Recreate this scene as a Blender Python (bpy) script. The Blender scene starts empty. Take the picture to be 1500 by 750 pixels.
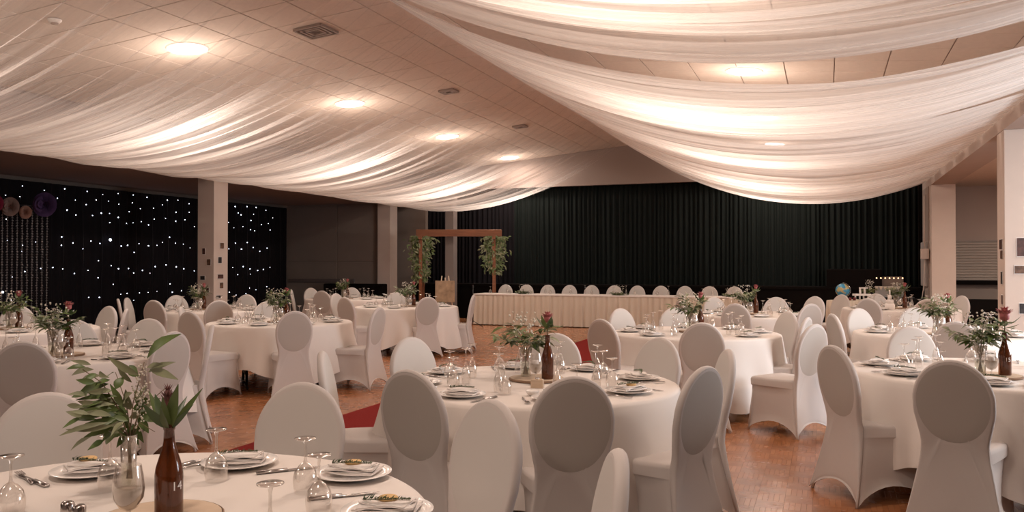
import bpy, bmesh, math, random
from math import sin, cos, pi, sqrt, radians, atan2
from mathutils import Vector, Matrix

random.seed(7)
SC = bpy.context.scene
COL = SC.collection

# ------------------------------------------------------------------ camera, light, exposure
F = 1200.0                     # focal length in pixels of the 1500 px wide frame
HOR = 388.0                    # horizon row
EYE = 1.47
TH = math.atan(460 / 1200)     # yaw of the camera away from the hall's long axis
CT, ST = cos(TH), sin(TH)
cam_data = bpy.data.cameras.new('camera')
cam_data.sensor_width = 36
cam_data.lens = 36 * F / 1500
cam_data.clip_start = 0.05
cam = bpy.data.objects.new('camera', cam_data)
COL.objects.link(cam)
cam.location = (0, 0, EYE)
cam.rotation_euler = (radians(90) + math.atan(13 / F), 0, TH)
SC.camera = cam

w = bpy.data.worlds.new('world'); SC.world = w
w.use_nodes = True
w.node_tree.nodes['Background'].inputs[0].default_value = (0.75, 0.8, 0.9, 1)
w.node_tree.nodes['Background'].inputs[1].default_value = 0.3

SC.view_settings.view_transform = 'Standard'
SC.view_settings.look = 'None'
SC.view_settings.gamma = 1
SC.view_settings.use_curve_mapping = False
SC.view_settings.exposure = 0.48
SC.cycles.max_bounces = 8
SC.cycles.diffuse_bounces = 4
SC.cycles.glossy_bounces = 3
SC.cycles.transmission_bounces = 6
SC.cycles.transparent_max_bounces = 24
SC.cycles.caustics_reflective = False
SC.cycles.caustics_refractive = False
SC.cycles.sample_clamp_indirect = 4
SC.cycles.use_denoising = True

LAMP_W = 38.0                  # each ceiling downlight
LAMP_COL = (1.0, 0.82, 0.70)
CEIL_FILL_W = 22.0                  # added point lights hung free below the lamps, lift the ceiling evenly
WINDOW_W = 230.0
WINDOW_COL = (0.86, 0.93, 1.0)

def area(name, loc, rot, sx, sy, power, col, shape='RECTANGLE', spread=180):
    l = bpy.data.lights.new(name, 'AREA')
    l.shape = shape; l.size = sx; l.size_y = sy
    l.energy = power; l.color = col; l.spread = radians(spread)
    o = bpy.data.objects.new(name, l); COL.objects.link(o)
    o.location = loc; o.rotation_euler = rot
    return o

# ------------------------------------------------------------------ coordinates
def cam2w(X, d, z=0.0):
    return Vector((X * CT - d * ST, X * ST + d * CT, z))
def px2w(px, d, z=0.0):
    return cam2w((px - 750) / F * d, d, z)
def on_z(px, py, z):
    d = F * (EYE - z) / (py - HOR)
    return px2w(px, d, z)
def w2px(p):
    X = p[0] * CT + p[1] * ST; d = -p[0] * ST + p[1] * CT
    return 750 + F * X / d, HOR - F * (p[2] - EYE) / d, d

# ------------------------------------------------------------------ materials
MATS = {}
def mat(name, col, rough=0.6, metal=0.0, spec=0.5, noise=None, bump=None, **kw):
    if name in MATS: return MATS[name]
    m = bpy.data.materials.new(name); m.use_nodes = True
    nt = m.node_tree; b = nt.nodes['Principled BSDF']
    b.inputs['Base Color'].default_value = (*col, 1)
    b.inputs['Roughness'].default_value = rough
    b.inputs['Metallic'].default_value = metal
    b.inputs['Specular IOR Level'].default_value = spec
    for k, v in kw.items():
        b.inputs[k.replace('_', ' ')].default_value = v
    if noise or bump:
        tc = nt.nodes.new('ShaderNodeTexCoord')
        mp = nt.nodes.new('ShaderNodeMapping'); nt.links.new(tc.outputs['Object'], mp.inputs[0])
    if noise:                      # (scale, dark factor, stretch)
        sc, dk, st = noise
        mp.inputs['Scale'].default_value = st
        n = nt.nodes.new('ShaderNodeTexNoise'); n.inputs['Scale'].default_value = sc; n.inputs['Detail'].default_value = 4
        nt.links.new(mp.outputs[0], n.inputs[0])
        r = nt.nodes.new('ShaderNodeValToRGB')
        r.color_ramp.elements[0].position = 0.3; r.color_ramp.elements[1].position = 0.7
        r.color_ramp.elements[0].color = (*[c * dk for c in col], 1); r.color_ramp.elements[1].color = (*col, 1)
        nt.links.new(n.outputs[0], r.inputs[0]); nt.links.new(r.outputs[0], b.inputs['Base Color'])
    if bump:                       # (scale, strength)
        n2 = nt.nodes.new('ShaderNodeTexNoise'); n2.inputs['Scale'].default_value = bump[0]; n2.inputs['Detail'].default_value = 3
        nt.links.new(tc.outputs['Object'], n2.inputs[0])
        bp = nt.nodes.new('ShaderNodeBump'); bp.inputs['Strength'].default_value = bump[1]; bp.inputs['Distance'].default_value = 0.01
        nt.links.new(n2.outputs[0], bp.inputs['Height']); nt.links.new(bp.outputs[0], b.inputs['Normal'])
    MATS[name] = m
    return m

def emit(name, col, s):
    m = bpy.data.materials.new(name); m.use_nodes = True
    nt = m.node_tree; nt.nodes.remove(nt.nodes['Principled BSDF'])
    e = nt.nodes.new('ShaderNodeEmission'); e.inputs[0].default_value = (*col, 1); e.inputs[1].default_value = s
    nt.links.new(e.outputs[0], nt.nodes['Material Output'].inputs[0])
    return m

def thin_glass(name, tint=(0.93, 0.92, 0.91), base=0.10, edge=0.95):
    m = bpy.data.materials.new(name); m.use_nodes = True
    nt = m.node_tree; nt.nodes.remove(nt.nodes['Principled BSDF'])
    t = nt.nodes.new('ShaderNodeBsdfTransparent'); t.inputs[0].default_value = (*tint, 1)
    g = nt.nodes.new('ShaderNodeBsdfGlossy'); g.inputs['Roughness'].default_value = 0.09; g.inputs[0].default_value = (1, 0.97, 0.94, 1)
    lw = nt.nodes.new('ShaderNodeLayerWeight'); lw.inputs[0].default_value = 0.35
    mr = nt.nodes.new('ShaderNodeMapRange'); mr.inputs['To Min'].default_value = base; mr.inputs['To Max'].default_value = edge
    mx = nt.nodes.new('ShaderNodeMixShader')
    nt.links.new(lw.outputs['Facing'], mr.inputs[0]); nt.links.new(mr.outputs[0], mx.inputs[0])
    nt.links.new(t.outputs[0], mx.inputs[1]); nt.links.new(g.outputs[0], mx.inputs[2])
    nt.links.new(mx.outputs[0], nt.nodes['Material Output'].inputs[0])
    return m

def sheer(name, thin=0.8, lo=0.0, hi=3.6):
    """Sheer ceiling voile: thread streaks along the length (UV u), part transparent, part diffuse / translucent."""
    m = bpy.data.materials.new(name); m.use_nodes = True
    nt = m.node_tree; nt.nodes.remove(nt.nodes['Principled BSDF'])
    uv = nt.nodes.new('ShaderNodeUVMap')
    mp = nt.nodes.new('ShaderNodeMapping'); mp.inputs['Scale'].default_value = (0.32, 42, 1)
    n = nt.nodes.new('ShaderNodeTexNoise'); n.inputs['Scale'].default_value = 1.0; n.inputs['Detail'].default_value = 5; n.inputs['Roughness'].default_value = 0.65
    nt.links.new(uv.outputs[0], mp.inputs[0]); nt.links.new(mp.outputs[0], n.inputs[0])
    oi = nt.nodes.new('ShaderNodeObjectInfo')
    cb = nt.nodes.new('ShaderNodeCombineXYZ'); nt.links.new(oi.outputs['Random'], cb.inputs[1])
    sc = nt.nodes.new('ShaderNodeVectorMath'); sc.operation = 'SCALE'; sc.inputs['Scale'].default_value = 50
    nt.links.new(cb.outputs[0], sc.inputs[0]); nt.links.new(sc.outputs[0], mp.inputs['Location'])
    mr = nt.nodes.new('ShaderNodeMapRange'); mr.inputs['From Min'].default_value = 0.34; mr.inputs['From Max'].default_value = 0.68
    mr.inputs['To Min'].default_value = 0.34; mr.inputs['To Max'].default_value = 0.80
    nt.links.new(n.outputs[0], mr.inputs[0])
    t = nt.nodes.new('ShaderNodeBsdfTransparent')
    d = nt.nodes.new('ShaderNodeBsdfDiffuse'); d.inputs[0].default_value = (0.84, 0.79, 0.75, 1)
    tl = nt.nodes.new('ShaderNodeBsdfTranslucent'); tl.inputs[0].default_value = (0.90, 0.86, 0.83, 1)
    m1 = nt.nodes.new('ShaderNodeMixShader'); m1.inputs[0].default_value = 0.42
    nt.links.new(d.outputs[0], m1.inputs[1]); nt.links.new(tl.outputs[0], m1.inputs[2])
    m2 = nt.nodes.new('ShaderNodeMixShader')
    sx = nt.nodes.new('ShaderNodeSeparateXYZ'); nt.links.new(uv.outputs[0], sx.inputs[0])
    mr2 = nt.nodes.new('ShaderNodeMapRange'); mr2.inputs['From Min'].default_value = lo; mr2.inputs['From Max'].default_value = hi
    mr2.inputs['To Min'].default_value = thin; mr2.inputs['To Max'].default_value = 1.0; nt.links.new(sx.outputs[0], mr2.inputs[0])
    mu = nt.nodes.new('ShaderNodeMath'); mu.operation = 'MULTIPLY'; nt.links.new(mr.outputs[0], mu.inputs[0]); nt.links.new(mr2.outputs[0], mu.inputs[1])
    nt.links.new(mu.outputs[0], m2.inputs[0]); nt.links.new(t.outputs[0], m2.inputs[1]); nt.links.new(m1.outputs[0], m2.inputs[2])
    nt.links.new(m2.outputs[0], nt.nodes['Material Output'].inputs[0])
    return m

PQ = 0.165                     # side of one parquet square
def parquet(name):
    m = bpy.data.materials.new(name); m.use_nodes = True
    nt = m.node_tree; b = nt.nodes['Principled BSDF']
    geo = nt.nodes.new('ShaderNodeNewGeometry'); oi = nt.nodes.new('ShaderNodeObjectInfo')
    add = nt.nodes.new('ShaderNodeMath'); add.operation = 'ADD'
    nt.links.new(geo.outputs['Random Per Island'], add.inputs[0]); nt.links.new(oi.outputs['Random'], add.inputs[1])
    fr = nt.nodes.new('ShaderNodeMath'); fr.operation = 'FRACT'; nt.links.new(add.outputs[0], fr.inputs[0])
    r = nt.nodes.new('ShaderNodeValToRGB')
    els = r.color_ramp.elements
    els[0].color = (0.315, 0.122, 0.048, 1); els[1].color = (0.385, 0.163, 0.070, 1)
    e = els.new(0.45); e.color = (0.345, 0.137, 0.056, 1)
    nt.links.new(fr.outputs[0], r.inputs[0])
    at = nt.nodes.new('ShaderNodeTexCoord')
    n = nt.nodes.new('ShaderNodeTexNoise'); n.inputs['Scale'].default_value = 1.4; n.inputs['Detail'].default_value = 6
    nt.links.new(geo.outputs['Position'], n.inputs[0])
    mx = nt.nodes.new('ShaderNodeMix'); mx.data_type = 'RGBA'; mx.blend_type = 'MULTIPLY'; mx.inputs[0].default_value = 0.5
    nt.links.new(r.outputs[0], mx.inputs[6]); nt.links.new(n.outputs[0], mx.inputs[7])
    mul = nt.nodes.new('ShaderNodeMix'); mul.data_type = 'RGBA'; mul.blend_type = 'MULTIPLY'; mul.inputs[0].default_value = 1.0
    mul.inputs[7].default_value = (1.5, 1.5, 1.5, 1)
    ck = nt.nodes.new('ShaderNodeTexChecker'); ck.inputs['Scale'].default_value = 1 / PQ
    ck.inputs['Color1'].default_value = (1, 1, 1, 1); ck.inputs['Color2'].default_value = (.84, .82, .80, 1)
    vm = nt.nodes.new('ShaderNodeVectorMath'); vm.operation = 'MULTIPLY_ADD'; vm.inputs[1].default_value = (1, 1, 0); vm.inputs[2].default_value = (PQ / 2 + 60 * PQ, PQ / 2 + 60 * PQ, .01)
    nt.links.new(geo.outputs['Position'], vm.inputs[0]); nt.links.new(vm.outputs[0], ck.inputs['Vector'])
    m3 = nt.nodes.new('ShaderNodeMix'); m3.data_type = 'RGBA'; m3.blend_type = 'MULTIPLY'; m3.inputs[0].default_value = 1
    nt.links.new(mx.outputs[2], m3.inputs[6]); nt.links.new(ck.outputs[0], m3.inputs[7])
    nt.links.new(m3.outputs[2], mul.inputs[6])
    nt.links.new(mul.outputs[2], b.inputs['Base Color'])
    n2 = nt.nodes.new('ShaderNodeTexNoise'); n2.inputs['Scale'].default_value = 9
    nt.links.new(geo.outputs['Position'], n2.inputs[0])
    mr = nt.nodes.new('ShaderNodeMapRange'); mr.inputs['To Min'].default_value = 0.16; mr.inputs['To Max'].default_value = 0.34
    nt.links.new(n2.outputs[0], mr.inputs[0]); nt.links.new(mr.outputs[0], b.inputs['Roughness'])
    bp = nt.nodes.new('ShaderNodeBump'); bp.inputs['Strength'].default_value = 0.12; bp.inputs['Distance'].default_value = 0.01
    nt.links.new(n2.outputs[0], bp.inputs['Height']); nt.links.new(bp.outputs[0], b.inputs['Normal'])
    return m

M_COVER = mat('stretch_cover', (0.57, 0.515, 0.485), 0.75, spec=0.3, bump=(3, 0.25))
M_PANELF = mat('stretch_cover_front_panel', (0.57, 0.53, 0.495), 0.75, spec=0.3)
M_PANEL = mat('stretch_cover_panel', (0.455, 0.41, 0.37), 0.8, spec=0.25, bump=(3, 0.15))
M_CLOTH = mat('table_linen', (0.74, 0.675, 0.625), 0.85, spec=0.2, bump=(5, 0.2))
M_SKIRT = mat('cream_skirting', (0.60, 0.51, 0.41), 0.85, spec=0.2)
M_NAPKIN = mat('napkin_linen', (0.80, 0.74, 0.70), 0.85, spec=0.2)
M_CHINA = mat('white_china', (0.86, 0.81, 0.77), 0.15)
M_STEEL = mat('cutlery_steel', (0.50, 0.46, 0.44), 0.22, 1.0)
M_BLACKM = mat('black_metal', (0.02, 0.018, 0.018), 0.4)
M_GLASS = thin_glass('clear_glass')
M_BOTTLE = mat('amber_glass', (0.13, 0.032, 0.008), 0.06, spec=0.7, Transmission_Weight=0.4)
M_WHITEP = mat('white_paint_print', (0.85, 0.82, 0.8), 0.6)
M_WALL = mat('hall_wall', (0.50, 0.41, 0.36), 0.85, noise=(1.5, 0.93, (1, 1, 1)))
M_WALLD = mat('hall_wall_brown', (0.24, 0.19, 0.16), 0.85, noise=(1.5, 0.9, (1, 1, 1)))
M_TILE = mat('ceiling_tile', (0.66, 0.555, 0.475), 0.9, noise=(14, 0.93, (1, 1, 1)))
M_CEILJ = mat('ceiling_joint', (0.38, 0.29, 0.24), 0.9)
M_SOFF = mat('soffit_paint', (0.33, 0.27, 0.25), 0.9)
M_COLUMN = mat('column_paint', (0.62, 0.52, 0.455), 0.75, noise=(4, 0.96, (1, 1, 1)))
M_PARQ = parquet('parquet_wood')
M_SUBF = mat('floor_joint', (0.07, 0.026, 0.012), 0.5)
M_RUN = mat('red_runner', (0.21, 0.015, 0.012), 0.95, spec=0.1, bump=(80, 0.5))
M_BLACKC = mat('black_drape', (0.010, 0.0085, 0.010), 0.9, spec=0.1)
M_STAGEC = mat('stage_curtain', (0.003, 0.0056, 0.0045), 0.75, spec=0.2, Sheen_Weight=0.0)
M_STAGE = mat('stage_front', (0.006, 0.0045, 0.004), 0.85, spec=0.08)
M_SHEER = sheer('ceiling_voile')
M_SHEERL = sheer('ceiling_voile_spread', 0.07, 0.9, 5.0)
M_LAMP = emit('lamp_face', (1.0, 0.93, 0.84), 22)
M_LED = emit('led', (0.75, 0.82, 1.0), 5)
M_TRIM = mat('lamp_trim', (0.8, 0.75, 0.7), 0.4)
M_LEAF = mat('leaf_green', (0.13, 0.19, 0.05), 0.45, noise=(12, 0.6, (1, 1, 1)))
M_LEAF2 = mat('leaf_grey_green', (0.26, 0.27, 0.15), 0.55, noise=(12, 0.7, (1, 1, 1)))
M_LEAF3 = mat('leaf_dark', (0.055, 0.09, 0.03), 0.4)
M_STEM = mat('plant_stem', (0.16, 0.11, 0.05), 0.6)
M_PROT = mat('protea_pink', (0.55, 0.15, 0.15), 0.6, noise=(20, 0.55, (1, 1, 1)))
M_PROTD = mat('protea_dusky', (0.20, 0.065, 0.055), 0.6, noise=(20, 0.5, (1, 1, 1)))
M_BREATH = mat('tiny_white_blossom', (0.62, 0.56, 0.47), 0.8)
M_WOODS = mat('pale_wood', (0.66, 0.50, 0.36), 0.7, noise=(6, 0.8, (1, 1, 6)))
M_SAND = mat('sand_fill', (0.46, 0.37, 0.29), 0.95)
M_BISC = mat('biscuit', (0.66, 0.42, 0.18), 0.8)
M_ORANGE = mat('arch_timber', (0.28, 0.10, 0.04), 0.6, noise=(3, 0.7, (1, 8, 8)))

# ------------------------------------------------------------------ mesh helpers
def mesh_obj(name, verts, faces, m, parent=None, smooth=True, uv=None, loc=None, rot=None, mats=None, midx=None):
    me = bpy.data.meshes.new(name)
    me.from_pydata([tuple(v) for v in verts], [], faces)
    for mm in (mats or [m]): me.materials.append(mm)
    if midx: me.polygons.foreach_set('material_index', midx)
    me.polygons.foreach_set('use_smooth', [smooth] * len(faces))
    if uv:
        l = me.uv_layers.new(name='UVMap')
        flat = []
        for p in me.polygons:
            for vi in p.vertices: flat += uv[vi]
        l.data.foreach_set('uv', flat)
    me.update()
    return link(name, me, parent, loc, rot)

def link(name, me, parent=None, loc=None, rot=None):
    o = bpy.data.objects.new(name, me); COL.objects.link(o)
    if parent is not None: o.parent = parent
    if loc is not None: o.location = loc
    if rot is not None: o.rotation_euler = rot
    return o

LABELS = {}
def tag(o, label, cat, group=None, kind=None):
    o['label'] = label; o['category'] = cat
    if group: o['group'] = group
    if kind: o['kind'] = kind
    LABELS.setdefault(label, []).append(o.name)
    n = len(label.split())
    if n < 4 or n > 16: print('LABELLEN', n, label)
    return o
def thing(name, loc, rz, label, cat, group=None):
    o = bpy.data.objects.new(name, None); COL.objects.link(o)
    o.location = loc; o.rotation_euler = (0, 0, rz); o.empty_display_size = 0.1
    return tag(o, label, cat, group)
KIDS = {}
def copy_tree(root, loc, rz, label, scale=None):
    """a copy of a thing with copies of its parts and sub-parts (mesh data shared)"""
    if not KIDS.get('n') == len(bpy.data.objects):
        KIDS.clear()
        for o in COL.objects:
            if o.parent: KIDS.setdefault(o.parent.name, []).append(o)
    def rec(o, par):
        c = o.copy(); COL.objects.link(c)
        if par is not None: c.parent = par
        KIDS[c.name] = []
        for k in list(KIDS.get(o.name, ())):
            KIDS[c.name].append(rec(k, c))
        return c
    r = rec(root, None)
    r.location = loc; r.rotation_euler = (0, 0, rz)
    if scale: r.scale = scale
    r['label'] = label; LABELS.setdefault(label, []).append(r.name)
    n = len(label.split())
    if n > 16: print('LABELLEN', n, label)
    KIDS['n'] = len(bpy.data.objects)
    return r
class Proto:
    """first use moves the original, later uses copy it"""
    def __init__(s, root): s.root = root; s.used = False
    def put(s, loc, rz, label, scale=None):
        if not s.used:
            s.used = True
            LABELS.get(s.root['label'], [None]).pop()
            s.root.location = loc; s.root.rotation_euler = (0, 0, rz); s.root['label'] = label
            if scale: s.root.scale = scale
            LABELS.setdefault(label, []).append(s.root.name)
            if len(label.split()) > 16: print('LABELLEN', label)
            return s.root
        return copy_tree(s.root, loc, rz, label, scale)

class MB:
    def __init__(s): s.v = []; s.f = []
    def add(s, vs, fs):
        n = len(s.v); s.v += [Vector(v) for v in vs]; s.f += [tuple(i + n for i in f) for f in fs]
    def box(s, x0, x1, y0, y1, z0, z1, M=None):
        vs = [Vector((x, y, z)) for x in (x0, x1) for y in (y0, y1) for z in (z0, z1)]
        if M: vs = [M @ v for v in vs]
        s.add(vs, [(0, 1, 3, 2), (4, 6, 7, 5), (0, 4, 5, 1), (2, 3, 7, 6), (0, 2, 6, 4), (1, 5, 7, 3)])
    def bbox(s, x0, x1, y0, y1, z0, z1, b, M=None):
        """box with a chamfered top edge"""
        vs = [(x0, y0, z0), (x1, y0, z0), (x1, y1, z0), (x0, y1, z0), (x0, y0, z1 - b), (x1, y0, z1 - b), (x1, y1, z1 - b), (x0, y1, z1 - b),
              (x0 + b, y0 + b, z1), (x1 - b, y0 + b, z1), (x1 - b, y1 - b, z1), (x0 + b, y1 - b, z1)]
        vs = [Vector(v) for v in vs]
        if M: vs = [M @ v for v in vs]
        fs = [(3, 2, 1, 0), (8, 9, 10, 11)]
        for i in range(4):
            j = (i + 1) % 4
            fs += [(i, j, j + 4, i + 4), (i + 4, j + 4, j + 8, i + 8)]
        s.add(vs, fs)
    def lathe(s, prof, n=20, c=(0, 0, 0), cap0=False, cap1=False, M=None):
        vs = []
        for r, z in prof:
            for k in range(n):
                a = 2 * pi * k / n
                vs.append(Vector((c[0] + r * cos(a), c[1] + r * sin(a), c[2] + z)))
        if M: vs = [M @ v for v in vs]
        fs = []
        for i in range(len(prof) - 1):
            for k in range(n):
                k2 = (k + 1) % n
                fs.append((i * n + k, i * n + k2, (i + 1) * n + k2, (i + 1) * n + k))
        if cap0: fs.append(tuple(reversed(range(n))))
        if cap1: fs.append(tuple((len(prof) - 1) * n + k for k in range(n)))
        s.add(vs, fs)
    def tube(s, pts, r, n=6, r1=None):
        pts = [Vector(p) for p in pts]
        vs = []; L = len(pts)
        for i, p in enumerate(pts):
            t = (pts[min(i + 1, L - 1)] - pts[max(i - 1, 0)]).normalized()
            a = t.cross(Vector((0, 0, 1)))
            if a.length < 1e-3: a = Vector((1, 0, 0))
            a.normalize(); b = t.cross(a)
            rr = r if r1 is None else r + (r1 - r) * i / (L - 1)
            for k in range(n):
                an = 2 * pi * k / n
                vs.append(p + (a * cos(an) + b * sin(an)) * rr)
        fs = []
        for i in range(L - 1):
            for k in range(n):
                k2 = (k + 1) % n
                fs.append((i * n + k, i * n + k2, (i + 1) * n + k2, (i + 1) * n + k))
        fs += [tuple(reversed(range(n))), tuple((L - 1) * n + k for k in range(n))]
        s.add(vs, fs)
    def ball(s, c, r, n=8, m=5):
        prof = [(max(1e-4, r * sin(pi * i / m)), -r * cos(pi * i / m)) for i in range(m + 1)]
        s.lathe(prof, n, c)
    def leaf(s, base, tip, w, nrm=(0, 0, 1), curl=0.12, seg=4, fold=0.25):
        base = Vector(base); tip = Vector(tip); d = tip - base; L = d.length
        if L < 1e-5: return
        side = d.cross(Vector(nrm))
        if side.length < 1e-5: side = d.cross(Vector((1, 0.3, 0)))
        side.normalize(); up = side.cross(d).normalized()
        vs = []; fs = []
        for i in range(seg + 1):
            t = i / seg
            ww = w * 0.5 * (sin(pi * (t ** 0.85)) if 0 < i < seg else 0.06)
            c = base + d * t + up * (curl * L * sin(pi * t))
            vs += [c - side * ww + up * ww * fold, c, c + side * ww + up * ww * fold]
        for i in range(seg):
            a = i * 3
            fs += [(a, a + 1, a + 4, a + 3), (a + 1, a + 2, a + 5, a + 4)]
        s.add(vs, fs)
    def build(s, name, m, parent=None, smooth=True, **k):
        return mesh_obj(name, s.v, s.f, m, parent, smooth, **k)

def auto_sharp(o, ang=40):
    me = o.data
    try: me.set_sharp_from_angle(angle=radians(ang))
    except Exception: pass
    return o

def structure(o):
    o['kind'] = 'structure'; return o

# ------------------------------------------------------------------ hall dimensions
RX, RZ = -4.5, 4.63            # ridge line
SL = 0.088                     # ceiling slope
BXL, BXR = -11.16, 2.10        # inner faces of the two column rows
BZ = 3.18                      # underside of the beams / side aisle ceilings
WXL, WXR = -14.7, 5.2
YB, YF = 21.2, -8.0            # stage wall, rear wall behind the camera
def ceil_z(x): return RZ - SL * abs(x - RX)
TS = 0.66                      # ceiling tile

# ------------------------------------------------------------------ floor with parquet blocks

b = MB(); b.box(WXL - .2, WXR + .2, YF - .2, YB + 1.2, -0.10, -0.006)
floor = structure(b.build('floor', M_SUBF, smooth=False))
def block_mb(mb, cx, cy, turn, z=0.0):
    n = 5; wv = PQ / n; g = 0.0003
    for k in range(n):
        a0 = -PQ / 2 + k * wv + g; a1 = a0 + wv - 2 * g; c0 = -PQ / 2 + g; c1 = PQ / 2 - g
        if turn: mb.bbox(cx + a0, cx + a1, cy + c0, cy + c1, z - 0.008, z, 0.0003)
        else: mb.bbox(cx + c0, cx + c1, cy + a0, cy + a1, z - 0.008, z, 0.0003)
protos = []
for t in (0, 1):
    mb = MB(); block_mb(mb, 0, 0, t)
    me = bpy.data.meshes.new('parquet_block'); me.from_pydata([tuple(v) for v in mb.v], [], mb.f); me.materials.append(M_PARQ); protos.append(me)
cells = []
ix0, ix1 = int(WXL / PQ) - 1, int(WXR / PQ) + 1
for i in range(ix0, ix1 + 1):
    for j in range(int(1.5 / PQ), int(20.8 / PQ)):
        x = i * PQ; y = j * PQ
        if x < -12.5 or x > 3.2: continue
        px, py, d = w2px((x, y, 0))
        if d < 1 or px < -60 or px > 1560 or py > 800: continue
        cells.append((i, j, x, y, px, py, d))
def seen(px, py):
    return (1050 < px < 1345 and 600 < py < 760) or (275 < px < 520 and 570 < py < 665) or (345 < px < 400 and 530 < py < 600) or (600 < px < 760 and 500 < py < 536)
vis = sorted([c for c in cells if seen(c[4], c[5])], key=lambda c: c[6])
partset = set((c[0], c[1]) for c in vis[:300])
rest = MB()
vf = [(-PQ / 2, 0)]
for c in cells:
    i, j, x, y, px, py, d = c
    if (i, j) in partset:
        link('parquet_block', protos[(i + j) % 2], floor, (x, y, 0))
    elif d < 7.5:
        block_mb(rest, x, y, (i + j) % 2)
    else:
        n = 5; wv = PQ / n
        for k in range(n):
            a0 = -PQ / 2 + k * wv; a1 = a0 + wv; c0 = -PQ / 2; c1 = PQ / 2
            if (i + j) % 2: q = (x + a0, x + a1, y + c0, y + c1)
            else: q = (x + c0, x + c1, y + a0, y + a1)
            rest.add([(q[0], q[2], 0), (q[1], q[2], 0), (q[1], q[3], 0), (q[0], q[3], 0)], [(0, 1, 2, 3)])
o = rest.build('parquet_field', M_PARQ, floor, smooth=False); o['kind'] = 'stuff'

mb = MB(); mb.bbox(-4.42, -3.25, 3.0, 17.2, 0.0, 0.006, 0.002)
tag(mb.build('carpet_runner', M_RUN, smooth=False), 'red carpet runner laid along the aisle over the parquet floor', 'carpet')

# ------------------------------------------------------------------ shell
def slab(name, x0, x1, y0, y1, z0, z1, m, parent=None):
    mb = MB(); mb.box(x0, x1, y0, y1, z0, z1)
    o = mb.build(name, m, parent, smooth=False)
    if parent is None: structure(o)
    return o
# nave ceiling: backing + tiles
mb = MB()
for sx, xe in ((-1, BXL - .45), (1, BXR + .45)):
    vs = [(RX, YF, RZ + .02), (RX, YB + 1, RZ + .02), (xe, YB + 1, ceil_z(xe) + .02), (xe, YF, ceil_z(xe) + .02)]
    vs += [(v[0], v[1], v[2] + .12) for v in vs]
    mb.add(vs, [(0, 1, 2, 3), (7, 6, 5, 4), (0, 4, 5, 1), (1, 5, 6, 2), (2, 6, 7, 3), (3, 7, 4, 0)])
ceiling = structure(mb.build('ceiling', M_CEILJ, smooth=False))
LIGHTS = [(x, y) for y in (-3.4, .6, 4.56, 8.55, 12.5, 16.5, 20.35) for x in (-7.87, -1.12)]
def tile_me(side):
    mb = MB(); h = TS / 2 - 0.006
    mb.bbox(-h, h, -h, h, 0, 0.014, 0.004, Matrix.Rotation(pi, 4, 'X'))
    me = bpy.data.meshes.new('ceiling_tile'); me.from_pydata([tuple(v) for v in mb.v], [], mb.f); me.materials.append(M_TILE)
    return me
TM = tile_me(0)
tiles = []
for i in range(10):
    for sgn in (-1, 1):
        xc = RX + sgn * TS * (i + .5)
        for j in range(-12, 34):
            yc = (j + .5) * TS - .03
            if yc > YB: continue
            zc = ceil_z(xc)
            px, py, d = w2px((xc, yc, zc))
            tiles.append((xc, yc, zc, sgn, px, py, d))
def tvis(t): return t[6] > 1 and -30 < t[4] < 1530 and t[5] > -30
tv = sorted([t for t in tiles if tvis(t)], key=lambda t: t[6])
ang = math.atan(SL)
chosen = set((t[0], t[1]) for t in tv[:296])
rest = MB()
for t in tiles:
    rot = (0, ang if t[3] > 0 else -ang, 0)
    if (t[0], t[1]) in chosen:
        link('ceiling_tile', TM, ceiling, (t[0], t[1], t[2] + .014), rot)
    else:
        h = TS / 2 - .006
        rest.bbox(-h, h, -h, h, 0, .014, .004, Matrix.Translation((t[0], t[1], t[2] + .014)) @ Matrix.Rotation(rot[1], 4, 'Y') @ Matrix.Rotation(pi, 4, 'X'))
o = rest.build('tile_field', M_TILE, ceiling, smooth=False); o['kind'] = 'stuff'

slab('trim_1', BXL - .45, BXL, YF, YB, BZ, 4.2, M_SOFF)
slab('trim_2', BXR, BXR + .45, YF, YB, BZ, 4.2, M_WALL)
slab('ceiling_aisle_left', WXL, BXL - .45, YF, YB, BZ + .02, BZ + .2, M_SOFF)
slab('ceiling_aisle_right', BXR + .45, WXR, YF, YB + .3, BZ + .07, BZ + .2, M_TILE)
slab('wall_left', WXL - .2, WXL, YF, YB + 1, 0, BZ + .1, M_WALLD)
slab('wall_rear', WXL, WXR, YF - .2, YF, 0, 4.8, M_WALL)
wl = slab('wall_left_back', WXL, BXL - .02, 20.0, 20.2, 0, BZ + .05, M_WALLD)
for (x0, x1, z0, z1) in ((-14.7, -13.0, .05, 1.55), (-12.98, -11.2, .05, 1.55), (-14.7, -13.0, 1.57, 3.15), (-12.98, -11.2, 1.57, 3.15)):
    mb = MB(); mb.bbox(x0, x1, z0, z1, 0, .02, .006, Matrix.Rotation(pi / 2, 4, 'X'))
    mb.build('panel', M_WALLD, wl, smooth=False, loc=(0, 20.0, 0))
mb = MB(); mb.bbox(-14.6, -12.4, .97, 1.07, 0, .05, .01, Matrix.Rotation(pi / 2, 4, 'X'))
mb.build('dado_rail', mat('dado', (.13, .10, .09), .6), wl, smooth=False, loc=(0, 19.98, 0))
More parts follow.
